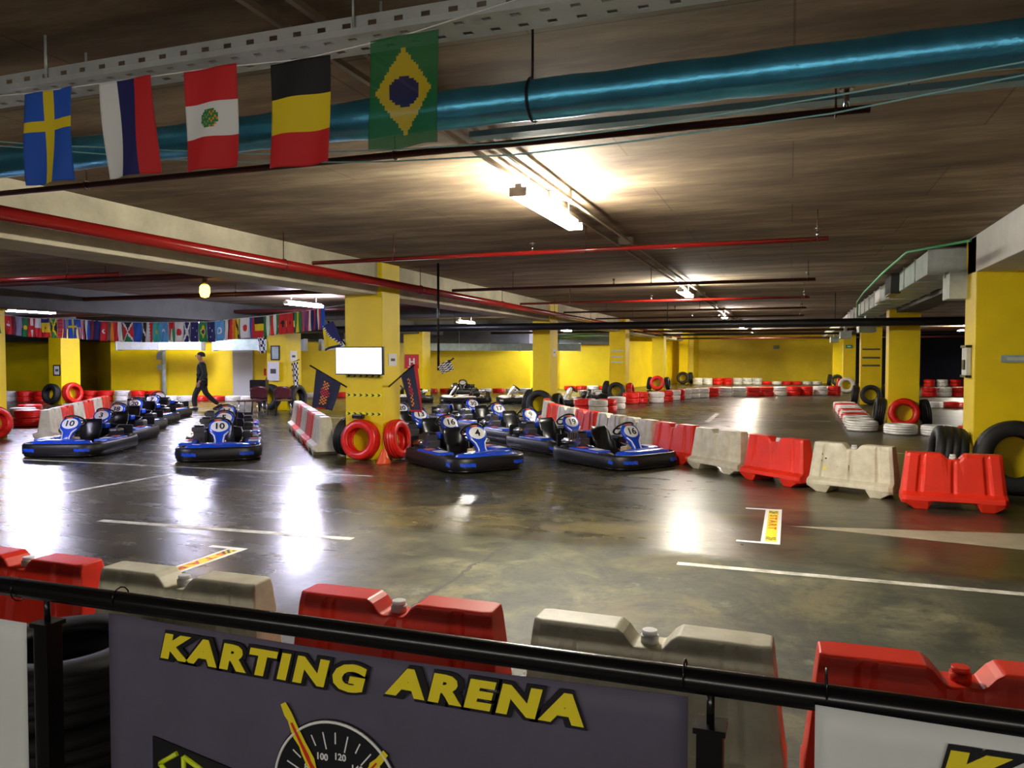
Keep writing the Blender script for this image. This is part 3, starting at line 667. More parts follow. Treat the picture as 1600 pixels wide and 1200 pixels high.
# ------------------------------------------------------------------ karts
def ring_path(hw, hl, r, n=6):
    P = []
    for cx, cy, a0 in ((hw-r, hl-r, 0), (-hw+r, hl-r, PI/2), (-hw+r, -hl+r, PI), (hw-r, -hl+r, 1.5*PI)):
        for k in range(n+1): a = a0+PI/2*k/n; P.append((cx+r*math.cos(a), cy+r*math.sin(a), math.cos(a), math.sin(a)))
    return P
def make_kart(body, accent, name='go_kart'):
    t = empty(name)
    P = ring_path(.67, .93, .34, 7)
    b = MB(); rings = []
    for x, y, nx, ny in P:
        prof = [(0, .05), (.03, .04), (.056, .06), (.06, .13), (.056, .205), (.035, .235), (0, .238), (-.015, .12)]
        rings.append([b.bm.verts.new((x+nx*(o-.05), y+ny*(o-.05), z)) for o, z in prof])
    b.bridge(rings, True); bump = b.obj('bumper', mat('matt_black_plastic', (.008, .008, .009), .42), t)
    for i0, i1 in ((4, 7), (8, 11), (1, 2)):
        b = MB()
        for i in range(i0, i1):
            x, y, nx, ny = P[i]; x2, y2, nx2, ny2 = P[i+1]
            v = [b.bm.verts.new(q) for q in ((x+nx*.016, y+ny*.016, .115), (x2+nx2*.016, y2+ny2*.016, .1), (x2+nx2*.013, y2+ny2*.013, .15), (x+nx*.013, y+ny*.013, .165))]
            b.bm.faces.new(v)
        o = b.obj('bumper_decal', body, bump); tag(o, 'coloured sticker on the black bumper')
    MB().tube([(x+nx*-.03, y+ny*-.03, .035) for x, y, nx, ny in P], .02, 6, closed=True).obj('lower_rail', BLKM, t)
    MB().box((0, .12, .075), (.56, 1.35, .02)).cyl((-.3, -.7, .1), (-.3, .75, .1), .018, n=8).cyl((.3, -.7, .1), (.3, .75, .1), .018, n=8).cyl((-.6, .5, .1), (.6, .5, .1), .02, n=8).cyl((-.62, -.4, .13), (.62, -.4, .13), .022, n=8).cyl((-.62, .0, .1), (.62, .0, .1), .018, n=8).obj('chassis', BLKM, t)
    # nose
    b = MB(); pts = [(-.5, .6), (-.54, .74), (-.38, .88), (.38, .88), (.54, .74), (.5, .6), (.2, .48), (-.2, .48)]
    rings = [[b.bm.verts.new((x*k, .68+(y-.68)*k, z)) for x, y in pts] for k, z in ((1., .12), (1., .21), (.9, .265), (.55, .29))]
    b.bridge(rings); b.bm.faces.new(rings[-1]); b.bm.faces.new(rings[0][::-1]); ns = b.obj('nose', body, t)
    o = MB().prism([(-.2, .7), (-.4, .72), (-.3, .8), (-.12, .76)], .006, Matrix.Translation((0, 0, .278)), m=BLUW).prism([(.2, .7), (.4, .72), (.3, .8), (.12, .76)], .006, Matrix.Translation((0, 0, .278)), m=BLUW).prism([(-.09, .8), (.09, .8), (.07, .84), (-.07, .84)], .006, Matrix.Translation((0, 0, .268)), m=accent).obj('nose_sticker', None, ns)
    tag(o, 'white and coloured stickers on the nose')
    for s in (-1, 1):
        sp = MB().box((s*.52, .04, .19), (.27, .74, .16), bev=.04).obj('side_pod', body, t)
        MB().box((s*.53, .22, .272), (.15, .22, .006), m=BLUW).obj('white_sticker', None, sp)
        MB().box((s*.53, -.12, .272), (.13, .14, .006), m=accent).obj('pod_sticker', None, sp)
    # number panel: leaning shield
    Mx = Matrix.Translation((0, .6, .2)) @ Matrix.Rotation(R(-62), 4, 'X') @ Matrix.Translation((0, 0, 0))
    def outline(k=1.):
        return [(-.055*k, 0), (.055*k, 0), (.075*k, .1), (.1*k, .22), (.155*k, .3), (.175*k, .38), (.16*k, .46), (.11*k, .515), (0, .535), (-.11*k, .515), (-.16*k, .46), (-.175*k, .38), (-.155*k, .3), (-.1*k, .22), (-.075*k, .1)]
    # panel stands on its lower end and leans back towards the driver
    Mx = Matrix.Translation((0, .62, .2)) @ Matrix.Rotation(R(180-58), 4, 'X') @ Matrix.Scale(-1, 4, (0, 1, 0)) @ Matrix.Rotation(0, 4, 'Z')
    def tp(x, y, z): return Vector((x, .62 - y*math.cos(R(58)) + z*math.sin(R(58)), .2 + y*math.sin(R(58)) + z*math.cos(R(58))))
    def slab(pts, z0, z1, m, nm, parent, cx=0., bow=.35, cent=None):
        b = MB(); cc = cent or (0, sum(p[1] for p in pts)/len(pts))
        rg = []
        for k, zz in ((1., z0), (1., (z0+z1)/2), (.93, z1), (.5, z1+.002)):
            rg.append([b.bm.verts.new(tp(cc[0]+(x-cc[0])*k, cc[1]+(y-cc[1])*k, zz - bow*(cc[0]+(x-cc[0])*k)**2)) for x, y in pts])
        b.bridge(rg); b.bm.faces.new(rg[-1]); b.bm.faces.new(rg[0][::-1]); return b.obj(nm, m, parent)
    pn = slab(outline(), -.02, .02, body, 'number_panel', t)
    for s in (-1, 1):
        MB().tube([tp(s*.075, .02, .022), tp(s*.06, .12, .024), tp(s*.08, .22, .024), tp(s*.14, .29, .018)], .011, 6).obj('panel_stripe', BLUW, pn)
    ell = [(.14*math.cos(a), .39+.105*math.sin(a)) for a in [2*PI*k/20 for k in range(20)]]
    slab(ell, .014, .027, mat('plate_white', (.97, .97, .97), .35), 'number_plate', pn)
    o = MB().box(tp(.03, .5, .024), (.1, .02, .03), rot=Matrix.Rotation(R(-32), 3, 'X')).obj('plate_sticker', accent, pn)
    # steering
    c0 = Vector((0, .24, .575)); ax = Vector((0, -.62, .78)).normalized(); e1 = Vector((1, 0, 0)); e2 = ax.cross(e1)
    sw = MB().tube([c0 + e1*.17*math.cos(a) + e2*.16*math.sin(a) for a in [2*PI*k/24 for k in range(24)]], .016, 8, closed=True).cyl(c0, c0+e1*.15, .012, n=6).cyl(c0, c0-e1*.15, .012, n=6).cyl(c0, c0-e2*.14, .012, n=6).obj('steering_wheel', BLK, t)
    MB().cyl(c0, (0, .52, .12), .014, n=8).obj('steering_column', CHR, t)
    # seat shell
    b = MB(); rg = []
    for y, z, w, d in ((.12, .13, .17, .03), (-.02, .1, .2, .07), (-.16, .1, .21, .12), (-.27, .17, .21, .17), (-.34, .32, .2, .16), (-.38, .46, .19, .1), (-.4, .56, .15, .03)):
        rg.append([b.bm.verts.new((w*math.sin(a), y + (d*.55*(1-math.cos(a)) if z > .15 else 0), z + (d*(1-math.cos(a)) if z <= .17 else d*.2*(1-math.cos(a))))) for a in [R(-90+180*k/10) for k in range(11)]])
    b.bridge(rg, False, None, False); o = b.obj('seat', BLK, t); sd = o.modifiers.new('s', 'SOLIDIFY'); sd.thickness = .014
    tk = MB().box((0, .36, .2), (.2, .17, .2), bev=.03).cyl((0, .36, .29), (0, .36, .325), .03, n=12).obj('fuel_tank', BEI, t)
    # engine and guards
    b = MB().box((.4, -.42, .26), (.26, .34, .26), bev=.02)
    for k in range(5): b.box((.4, -.54+k*.06, .42), (.2, .02, .1))
    en = b.obj('engine', mat('engine_metal', (.12, .12, .12), .4, metal=.7), t)
    MB().cyl((.52, -.62, .32), (.52, -.25, .36), .055, n=14).obj('exhaust', CHR, en)
    MB().box((.38, -.42, .47), (.17, .2, .07), bev=.03).obj('engine_cover', BLK, en)
    MB().box((-.42, -.36, .28), (.18, .26, .22), bev=.04).obj('battery_box', BLK, t)
    MB().tube([(-.3, .1, .22), (-.36, -.3, .3), (-.3, -.7, .42), (0, -.78, .46), (.3, -.7, .42), (.36, -.3, .3), (.3, .1, .22)], .014, 8).obj('guard_rail', CHR, t)
    MB().box((.0, -.62, .42), (.3, .2, .1), bev=.03).obj('air_box', body, t)
    MB().box((0, -.84, .3), (1.0, .03, .24), bev=.01).box((-.4, -.86, .17), (.05, .05, .2)).box((.4, -.86, .17), (.05, .05, .2)).obj('rear_guard', BLK, t)
    for x, y, r, w in ((-.53, .5, .125, .12), (.53, .5, .125, .12), (-.54, -.52, .14, .17), (.54, -.52, .14, .17)):
        M = Matrix.Translation((x, y, r)) @ Matrix.Rotation(PI/2, 4, 'Y')
        wh = MB().lathe([(r*.5, -w/2), (r*.9, -w/2), (r, -w*.38), (r, w*.38), (r*.9, w/2), (r*.5, w/2)], 20, M=M).obj('wheel', RUB, t)
        MB().cyl((x-w*.4, y, r), (x+w*.4, y, r), r*.48, n=14).obj('hub', CHR, wh)
    for s in (-1, 1): MB().box((s*.12, .58, .17), (.07, .015, .12), rot=Matrix.Rotation(R(-20), 3, 'X'), m=CHR).obj('pedal', None, t)
    return t, tp
ACC = mat('orange_sticker', (.75, .12, .03), .4)
WB = mat('white_kart_plastic', (.75, .72, .68), .3); RB_ = mat('red_kart_plastic', (.6, .02, .01), .3)
kb, tp = make_kart(BLU, ACC); kr, _ = make_kart(WB, RB_); kd, _ = make_kart(mat('dark_kart_plastic', (.03, .03, .035), .35), ACC)
NUMK = mat('number_black', (.005, .005, .006), .5)
def number(k, txt):
    if not txt: return
    pan = [c for c in k.children if c.name.startswith('number_panel')][0]
    pts = text_mesh(txt, .15, NUMK, .001, .004)
    me = pts
    for v in me.vertices:
        p = tp(-v.co.x*1.15, .385+v.co.y, .0305 + v.co.z - .35*(v.co.x*1.15)**2); v.co = p
    me.flip_normals()
    o = link('number', me, pan)
used = set()
def kart(proto, x, y, a, txt, label, grp):
    # heading a: forward direction (+Y of the kart) turned to world angle a
    if proto.name not in used: k = proto; used.add(proto.name)
    else:
        k = copy_tree(proto)
        for c in list(k.children):
            for g in list(c.children):
                if g.name.startswith('number') and not g.name.startswith('number_p'): bpy.data.objects.remove(g)
    k.location = (x, y, 0); k.rotation_euler = (0, 0, a-PI/2)
    tag(k, label, 'go-kart', grp)
    number(k, txt)
    return k
HD = math.atan2(-.6, .8)
GR = 'blue go-karts parked right of the main pillar'
def kf(px, py, h, d=.43): return px - math.cos(h)*d, py - math.sin(h)*d
KR = [(-4.5, 11.0, '4', 'blue go-kart with plate number 4, nearest beside the main pillar'), (-5.69, 12.65, '16', 'blue go-kart with plate 16 right behind kart 4'),
      (-7.05, 14.2, '13', 'blue go-kart with plate 13 behind the red pillar tyre'), (-8.32, 15.82, '20', 'blue go-kart with plate 20 half hidden by the main pillar'),
      (-2.33, 12.05, '16', 'blue go-kart with plate 16 at the right end, by the red barrier'), (-3.68, 13.48, '19', 'blue go-kart with plate 19 behind the rightmost kart'),
      (-4.95, 14.95, '9', 'blue go-kart with plate 9, third back in the right file'), (-6.2, 16.45, '17', 'blue go-kart with plate 17, fourth back in the right file'),
      (-7.45, 17.95, '30', 'blue go-kart with plate 30, farthest back between the files')]
for px, py, tx, lb in KR:
    x, y = kf(px, py, HD); kart(kb, x, y, HD, tx, lb, GR)
GC = 'go-karts in the middle left file'
HC = math.atan2(-.8, .6)
for px, py, tx, lb in [(-9.0, 10.6, '10', 'front kart with plate 10 in the middle file before the walking person'), (-10.2, 12.15, '5', 'second kart in the middle file, plate almost blank'), (-11.4, 13.65, '14', 'rear kart of the middle file with plate 14')]:
    x, y = kf(px, py, HC); kart(kb, x, y, HC, tx, lb, GC)
GL = 'go-karts in the left file'
HL = math.atan2(-.93, .36)
for px, py, tx, lb in [(-11.82, 10.15, '10', 'front kart with plate 10 in the left file beside the barriers'), (-12.92, 11.82, '3', 'kart with plate 3, second in the left file'), (-14.2, 13.4, '38', 'kart with plate 38, third in the left file'), (-15.35, 15.05, '20', 'kart with plate 20, fourth in the left file'), (-16.45, 16.72, '7', 'kart with plate 7 at the rear of the left file')]:
    x, y = kf(px, py, HL); kart(kb, x, y, HL, tx, lb, GL)
kart(kd, -18.2, 18.6, R(-25), '', 'dark go-kart sideways behind the left file', GL)
GB = 'red and white go-karts in the back row'
for i, (x, y, lb) in enumerate([(-13.5, 26.2, 'white and red kart partly hidden by the navy flag'), (-11.4, 26.7, 'white and red kart in the middle of the back row'), (-9.3, 27.2, 'white and red kart left of the second pillar'), (-6.95, 26.5, 'white and red kart right of the second pillar behind barriers')]):
    kart(kr, x, y, R(205+4*i), '', lb, GB)
for i, (x, y) in enumerate([(-16.2, 32.2), (-14.2, 33.0)]):
    kart(kd, x, y, R(-70), '', ['dark kart before the back wall, left one', 'dark kart before the back wall, right one'][i], 'dark go-karts before the back wall')

# ------------------------------------------------------------------ railing and banners
RZ = 1.062; RY = 1.55
t = empty('railing', (-1.9, RY, 0), 0, 'black metal railing with round handrail across the foreground', 'railing')
MB().tube([(-3.5, 0, RZ), (-1, 0, RZ), (2, 0, RZ), (5, 0, RZ)], .0255, 20).obj('handrail', BLKM, t)
for x in (-1.6, .0, 1.76, 3.4):
    MB().box((x, 0, .485), (.05, .05, .97), bev=.003).box((x, 0, .975), (.062, .062, .012)).cyl((x, 0, .97), (x, 0, RZ-.015), .008, n=10).box((x, 0, .006), (.12, .12, .012)).obj('post', BLKM, t)
MB().box((.8, 0, .12), (8.5, .03, .03)).obj('lower_rail', BLKM, t)
def cloth(x0, x1, z0, z1, y, amp, nx=40, nz=16, sag=0., seed=0.):
    b = MB(); g = []
    for j in range(nz+1):
        v = j/nz; row = []
        for i in range(nx+1):
            u = i/nx; zz = z1 - (z1-z0)*v - sag*math.sin(PI*u)*(1-v)
            yy = y + amp*(math.sin(u*9+seed+v*2)*.5 + math.sin((u*4-v*3)+seed)*.5)*(.3+v)
            row.append(b.bm.verts.new((x0+(x1-x0)*u, yy, zz)))
        g.append(row)
    b.bridge(g, False, None, False)
    return b
t = empty('banner', (-1.65, RY-.03, RZ-.052), 0, 'dark grey KARTING ARENA banner with speedometer tied under the handrail', 'banner')
o = cloth(0, 1.47, -.85, .03, 0, .003, sag=.012).obj('banner_cloth', BANG, t); sd = o.modifiers.new('s', 'SOLIDIFY'); sd.thickness = .0015
for x in (.01, 1.46): MB().tube([(x, .03+.028*math.cos(a), .06+.03*math.sin(a)) for a in [2*PI*k/12 for k in range(12)]], .002, 5, closed=True).obj('tie', BLKM, t)
def lettering(par, txt, x, z, size, yo, width, rot=0., shear=.18):
    for m, off, d, nm in ((LETK, size*.15, 0, 'lettering_outline'), (LETY, size*.06, .0022, 'lettering')):
        me = text_mesh(txt, size, m, .0008, off, shear, 'LEFT', 1.27)
        xs = [v.co.x for v in me.vertices]; w0 = (max(xs)-min(xs)); mn = min(xs); k = (width+(size*.15 if d == 0 else 0))/w0
        for v in me.vertices: v.co.x = (v.co.x-mn)*k - (size*.075 if d == 0 else 0)
        o = link(nm, me, par); o.rotation_euler = (PI/2, 0, rot); o.rotation_euler = Euler((PI/2, rot, 0)); o.location = (x, yo-d, z)
lettering(t, 'KARTING', .18, -.03, .08, -.009, .585, R(.8))
lettering(t, 'ARENA', .81, -.028, .08, -.009, .455, R(.3))
# speedometer
gx, gz, gr = .68, -.31, .165
def disc(r, m, y, nm, n=64, par=t): return MB().cyl((gx, y, gz), (gx, y+.001, gz), r, n=n).obj(nm, m, par)
dl = disc(gr+.006, LETK, -.0065, 'dial_back'); tag(dl, 'black round dial of the speedometer')
MB().tube([(gx+gr*math.cos(a), -.008, gz+gr*math.sin(a)) for a in [2*PI*k/72 for k in range(72)]], .0035, 6, closed=True).obj('dial_rim', PAPER, dl)
for k in range(-9, 10):
    b = MB()
    a = PI/2 + k*R(13.5); r1 = gr*.86; r0 = gr*(.62 if k % 2 else .7)
    p = Vector((gx+math.cos(a)*(r0+r1)/2, -.008, gz+math.sin(a)*(r0+r1)/2)); b.box(p, (r1-r0, .001, .0032), rot=Matrix.Rotation(-a, 3, 'Y'))
    b.obj('dial_tick', PAPER, dl)
for s, a in (('60', 48), ('80', 70-0), ('100', 28), ('120', 0), ('140', -27), ('160', -54)):
    aa = {'60': 88, '80': 56, '100': 24, '120': -8, '140': -40, '160': -72}[s]; a = PI/2+R(aa)
    o = link('dial_number', text_mesh(s, .0215, PAPER, .0006, .0006), dl); o.rotation_euler = (PI/2, 0, 0); o.location = (gx+math.cos(a)*gr*.53, -.0085, gz+math.sin(a)*gr*.53)
o = link('dial_number', text_mesh('km/h', .022, PAPER, .0006, 0, .25), dl); o.rotation_euler = (PI/2, 0, 0); o.location = (gx+.004, -.0085, gz+gr*.28)
NR = mat('needle_red', (.7, .03, .01), .5)
def needle(x0, z0, x1, z1, w, seed):
    random.seed(seed); b = MB(); d = Vector((x1-x0, 0, z1-z0)); L = d.length; d.normalize(); n = Vector((d.z, 0, -d.x))
    def jag(w0, w1, m, y):
        Lp, Rp = [], []
        for i in range(13):
            u = i/12; ww = w0*(1-u)+w1*u; p = Vector((x0, y, z0))+d*L*u*(.97 if i % 2 else 1)
            Lp.append(p+n*ww*(1+random.uniform(-.3, .3))); Rp.append(p-n*ww*(1+random.uniform(-.3, .3)))
        for i in range(12):
            vs = [b.bm.verts.new(q) for q in (Lp[i], Lp[i+1], Rp[i+1], Rp[i])]; b.bm.faces.new(vs).material_index = b.mi(m)
    jag(w, w*.7, LETY, -.0105); L *= .8; jag(w*.55, w*.2, NR, -.0115)
    return b
needle(gx-.02, gz-.02, gx-.14, gz+.19, .014, 3).obj('dial_needle', None, dl)
needle(gx+.02, gz-.02, gx+.13, gz+.12, .012, 5).obj('dial_needle', None, dl)
# black corner box with lime strokes
LIME = mat('lime_print', (.7, .85, .02), .5)
bx = MB().prism([(.145, -.56), (.145, -.265), (.46, -.318), (.52, -.33), (.52, -.56)], .0015, Matrix.Rotation(PI/2, 4, 'X') @ Matrix.Translation((0, 0, .005)), m=LETK).obj('black_panel', None, t)
b = MB()
for p, q in [((.17, -.33), (.225, -.295)), ((.17, -.33), (.225, -.38)), ((.245, -.30), (.245, -.40)), ((.245, -.30), (.33, -.335)), ((.33, -.335), (.33, -.4)), ((.36, -.34), (.36, -.41)), ((.36, -.34), (.41, -.345)), ((.43, -.35), (.43, -.42))]:
    b.cyl((p[0], -.0085, p[1]), (q[0], -.0085, q[1]), .0065, n=6)
b.obj('lime_strokes', LIME, bx)
t2 = empty('banner', (-3.2, RY-.035, RZ-.08), 0, 'plain white banner at the lower left corner under the handrail', 'banner')
o = cloth(0, 1.265, -.85, .0, 0, .004, seed=2).obj('banner_cloth', BANW, t2); sd = o.modifiers.new('s', 'SOLIDIFY'); sd.thickness = .0015
MB().tube([(1.2, .035+.029*math.cos(a), .075+.03*math.sin(a)) for a in [2*PI*k/12 for k in range(12)]], .002, 5, closed=True).obj('tie', BLKM, t2)
t3 = empty('banner', (.05, RY-.035, RZ-.03), 0, 'white banner with yellow KARTING letters at the lower right corner', 'banner')
o = cloth(0, 1.5, -.85, .03, 0, .004, sag=.01, seed=4).obj('banner_cloth', BANW, t3); sd = o.modifiers.new('s', 'SOLIDIFY'); sd.thickness = .0015
lettering(t3, 'KARTING', .2, -.055, .1, -.012, .68)
for x in (.02, 1.48): MB().tube([(x, .035+.03*math.cos(a), .055+.03*math.sin(a)) for a in [2*PI*k/12 for k in range(12)]], .002, 5, closed=True).obj('tie', BLKM, t3)
random.seed(11)

# ------------------------------------------------------------------ flags
PAL = dict(r=(.62, .015, .02), w=(.78, .78, .78), b=(.015, .1, .55), n=(.012, .014, .12), y=(.8, .6, .01), g=(.01, .22, .06), k=(.01, .01, .012), s=(.1, .35, .7), o=(.8, .25, .01), m=(.16, .01, .03), v=(.28, .28, .45), p=(.5, .08, .14), t=(.05, .45, .4), u=(.2, .06, .25), e=(.25, .3, .12))
def fm(c): return mat('flag_'+c, PAL[c], .75)
def star(u, v, pts): return any(math.hypot((u-a)*.6, v-b_) < .045 for a, b_ in pts)
def D(name, u, v):
    """u 0..1 across, v 0..1 from the top; portrait"""
    x = (u-.5)*.6; y = v-.5; rr = math.hypot(x, y)
    if name == 'sweden': return 'y' if abs(u-.5) < .1 or abs(v-.38) < .06 else 'b'
    if name == 'swiss': return 'w' if (abs(u-.5) < .1 and abs(y) < .2) or (abs(y) < .07 and abs(x) < .18) else 'r'
    if name == 'russia': return 'w' if u < .34 else ('n' if u < .67 else 'r')
    if name == 'redwhitered':
        if v < .33 or v > .68: return 'r'
        if rr < .1: return 'g' if (int(u*40)+int(v*50)) % 3 else ('o' if u > .5 else 'e')
        return 'w'
    if name == 'belgium' or name == 'blackyellowred': return 'k' if v < .33 else ('y' if v < .68 else 'r')
    if name == 'brazil':
        if rr < .13: return 'n'
        return 'y' if abs(x)/.24+abs(y)/.4 < 1 else 'g'
    if name == 'canada': return 'w' if .3 < u < .7 and not rr < .12 else 'r'
    if name == 'poland': return 'w' if v < .5 else 'r'
    if name == 'spain': return 'n' if v < .2 else ('r' if v > .72 else ('r' if rr < .08 else 'y'))
    if name == 'jamaica': return 'y' if abs(abs(u-.5)-abs(y)) < .1 else ('k' if abs(u-.5) > abs(y) else 'g')
    if name == 'pinkred': return 'p' if (int(v*10) % 2) else 'r'
    if name == 'purple': return 'u' if u < .5 else 'v'
    if name == 'starspink': return 'b' if (u < .4 and v < .4) else ('p' if int(u*8) % 2 else 'w')
    if name == 'france': return 'w' if u < .55 else 'b'
    if name == 'maroon': return 'm'
    if name == 'grey': return 'v'
    if name == 'greenyellow': return 'y' if rr < .14 else 'g'
    if name == 'navy': return 'n'
    if name == 'turkey': return 'w' if (rr < .14 and math.hypot(x-.04, y) > .1) else 'r'
    if name == 'spainv': return 'o' if u < .35 else 'r'
    if name == 'whitebar': return 'w'
    if name == 'kenyax': return 'w' if abs(abs(u-.5)-abs(y)) < .08 else ('r' if abs(u-.5) > abs(y) else ('g' if y > 0 else 'k'))
    if name == 'blue' or name == 'bluedeep': return 'b'
    if name == 'blackdiag': return 'w' if abs(u-v) < .1 else 'k'
    if name == 'serrated': return 'w' if u < .45+.12*abs(((v*6) % 1)-.5)*2 else 'r'
    if name == 'teal': return 'y' if rr < .1 else 't'
    if name == 'crescent': return 'w' if (rr < .16 and math.hypot(x, y-.06) > .14) else 's'
    if name == 'italy': return 'r' if (v < .35 or u < .3) else ('w' if u < .66 else 'g')
    if name in ('japan', 'japan2'): return 'r' if rr < .17 else 'w'
    if name == 'scot': return 'w' if abs(abs(u-.5)-abs(y)) < .11 else 'n'
    if name in ('navystar', 'navystars'): return 'w' if star(u, v, [(.3, .3), (.7, .45), (.5, .75)]) else 'n'
    if name == 'skyemblem': return 'w' if .1 < rr < .17 else 's'
    if name == 'whitenavy': return 'w'
    if name == 'redorange': return 'm' if u+v*.2 < .3 else ('r' if u+v*.2 < .6 else 'o')
    if name == 'yellowdiag': return 'k' if abs(u-v) < .16 else 'y'
    if name == 'bluered': return 'b' if u < .6 else 'r'
    if name == 'nigeria': return 'w' if .4 < u < .8 else 'g'
    if name == 'redwhitegreen': return 'r' if u < .35 else ('w' if u < .7 else 'g')
    if name == 'albania': return 'k' if (rr < .18 and (abs(x) < .05 or abs(y+.05) < .05 or (abs(abs(x)-.08) < .02))) else 'r'
    if name == 'darkred': return 'k' if rr < .1 else 'r'
    if name == 'yellowgreen': return 'y' if .3 < u < .7 else 'g'
    if name == 'redpurple': return 'p' if u < .5 else 'u'
    if name == 'thai': return 'r' if u < .18 or u > .86 else ('w' if u < .4 else 'n')
    if name == 'norwaystripe': return 'n' if u < .3 else ('w' if u < .55 else 'r')
    return 'r'
def flag(name, p, q, h, nx, nz, label, grp, seed, amp=.012, bottom_shift=0., thin=False):
    p = Vector(p); q = Vector(q); d = q-p; nrm = Vector((d.y, -d.x, 0)).normalized(); b = MB(); g = []
    for j in range(nz+1):
        v = j/nz; row = []
        for i in range(nx+1):
            u = i/nx
            row.append(b.bm.verts.new(d*u + Vector((0, 0, -h*v)) + d.normalized()*bottom_shift*v + nrm*(amp*math.sin(u*7+seed+v*3)*(.3+v))))
        g.append(row)
    for j in range(nz):
        for i in range(nx):
            f_ = b.bm.faces.new((g[j][i], g[j][i+1], g[j+1][i+1], g[j+1][i])); f_.smooth = True
            f_.material_index = b.mi((tm if thin else fm)(D(name, (i+.5)/nx, (j+.5)/nz)))
    o = b.obj('flag', None, None, p); tag(o, label, 'flag', grp)
    sd = o.modifiers.new('s', 'SOLIDIFY'); sd.thickness = .0012
    return o
def tm(c):
    # see-through cloth imitates the faint glass reflection of the last flag
    nm = 'reflected_'+c
    if nm in MATS: return MATS[nm]
    m = mat(nm, tuple(x*.8 for x in PAL[c]), .75); m.node_tree.nodes['Principled BSDF'].inputs['Alpha'].default_value = .62
    return m
FL = [('sweden', -3.01, -2.75, 2.79, 'reflected blue flag with a yellow cross, leftmost of the near flags', 0), ('russia', -2.60, -2.34, 2.785, 'reflected white, blue and red vertical striped flag second of the near flags', .03),
      ('redwhitered', -2.18, -1.94, 2.78, 'reflected red white red flag with a green emblem, middle of the near flags', 0), ('belgium', -1.79, -1.54, 2.76, 'reflected black, yellow and red flag fourth of the near flags', 0),
      ('brazil', -1.38, -1.12, 2.79, 'faint reflected green flag with a yellow diamond, rightmost of the near flags', 0)]
for i, (n_, x0, x1, z, lb, bs) in enumerate(FL):  # flags mirrored in the viewing glass, built as cloth in the hall
    flag(n_, (x0, 2.4, z), (x1, 2.4, z+.005), .375, 30, 44, lb, 'reflected near flags built as cloth', i*1.3, .012, bs, n_ == 'brazil')
tag(MB().tube([(-4.2, 2.405, 2.86), (-3.0, 2.405, 2.795), (-2.46, 2.405, 2.788), (-2.06, 2.405, 2.782), (-1.66, 2.405, 2.765), (-1.25, 2.405, 2.793), (-.5, 2.405, 2.9), (.8, 2.405, 3.25)], .0025, 6).obj('bunting_line', PAPER), 'thin added cord carrying the five reflected near flags', 'cord')  # cord added to hold up the reflected flags
for k, (P, lb) in enumerate((([(-4.6, 2.9, 2.92), (-3.55, 2.9, 2.76), (-3.38, 2.9, 2.74), (-2.24, 2.9, 2.6), (-1.6, 2.9, 2.56), (-1.04, 2.9, 2.54), (-0.53, 2.9, 2.55), (0.12, 2.9, 2.59), (0.75, 2.9, 2.64), (1.8, 2.9, 2.76), (2.2, 2.9, 2.82)], 'upper thin cyan cord sagging across the view'),
        ([(-4.6, 2.93, 2.9), (-3.55, 2.93, 2.745), (-2.78, 2.93, 2.63), (-2.24, 2.93, 2.57), (-1.6, 2.93, 2.52), (-1.04, 2.93, 2.5), (-0.53, 2.93, 2.51), (0.12, 2.93, 2.54), (0.76, 2.93, 2.61), (1.8, 2.93, 2.74), (2.2, 2.93, 2.8)], 'lower thin cyan cord sagging across the view'))):
    tag(MB().tube(P, .0032, 6).obj('cord', CYAN), lb, 'cord', 'thin cyan cords')
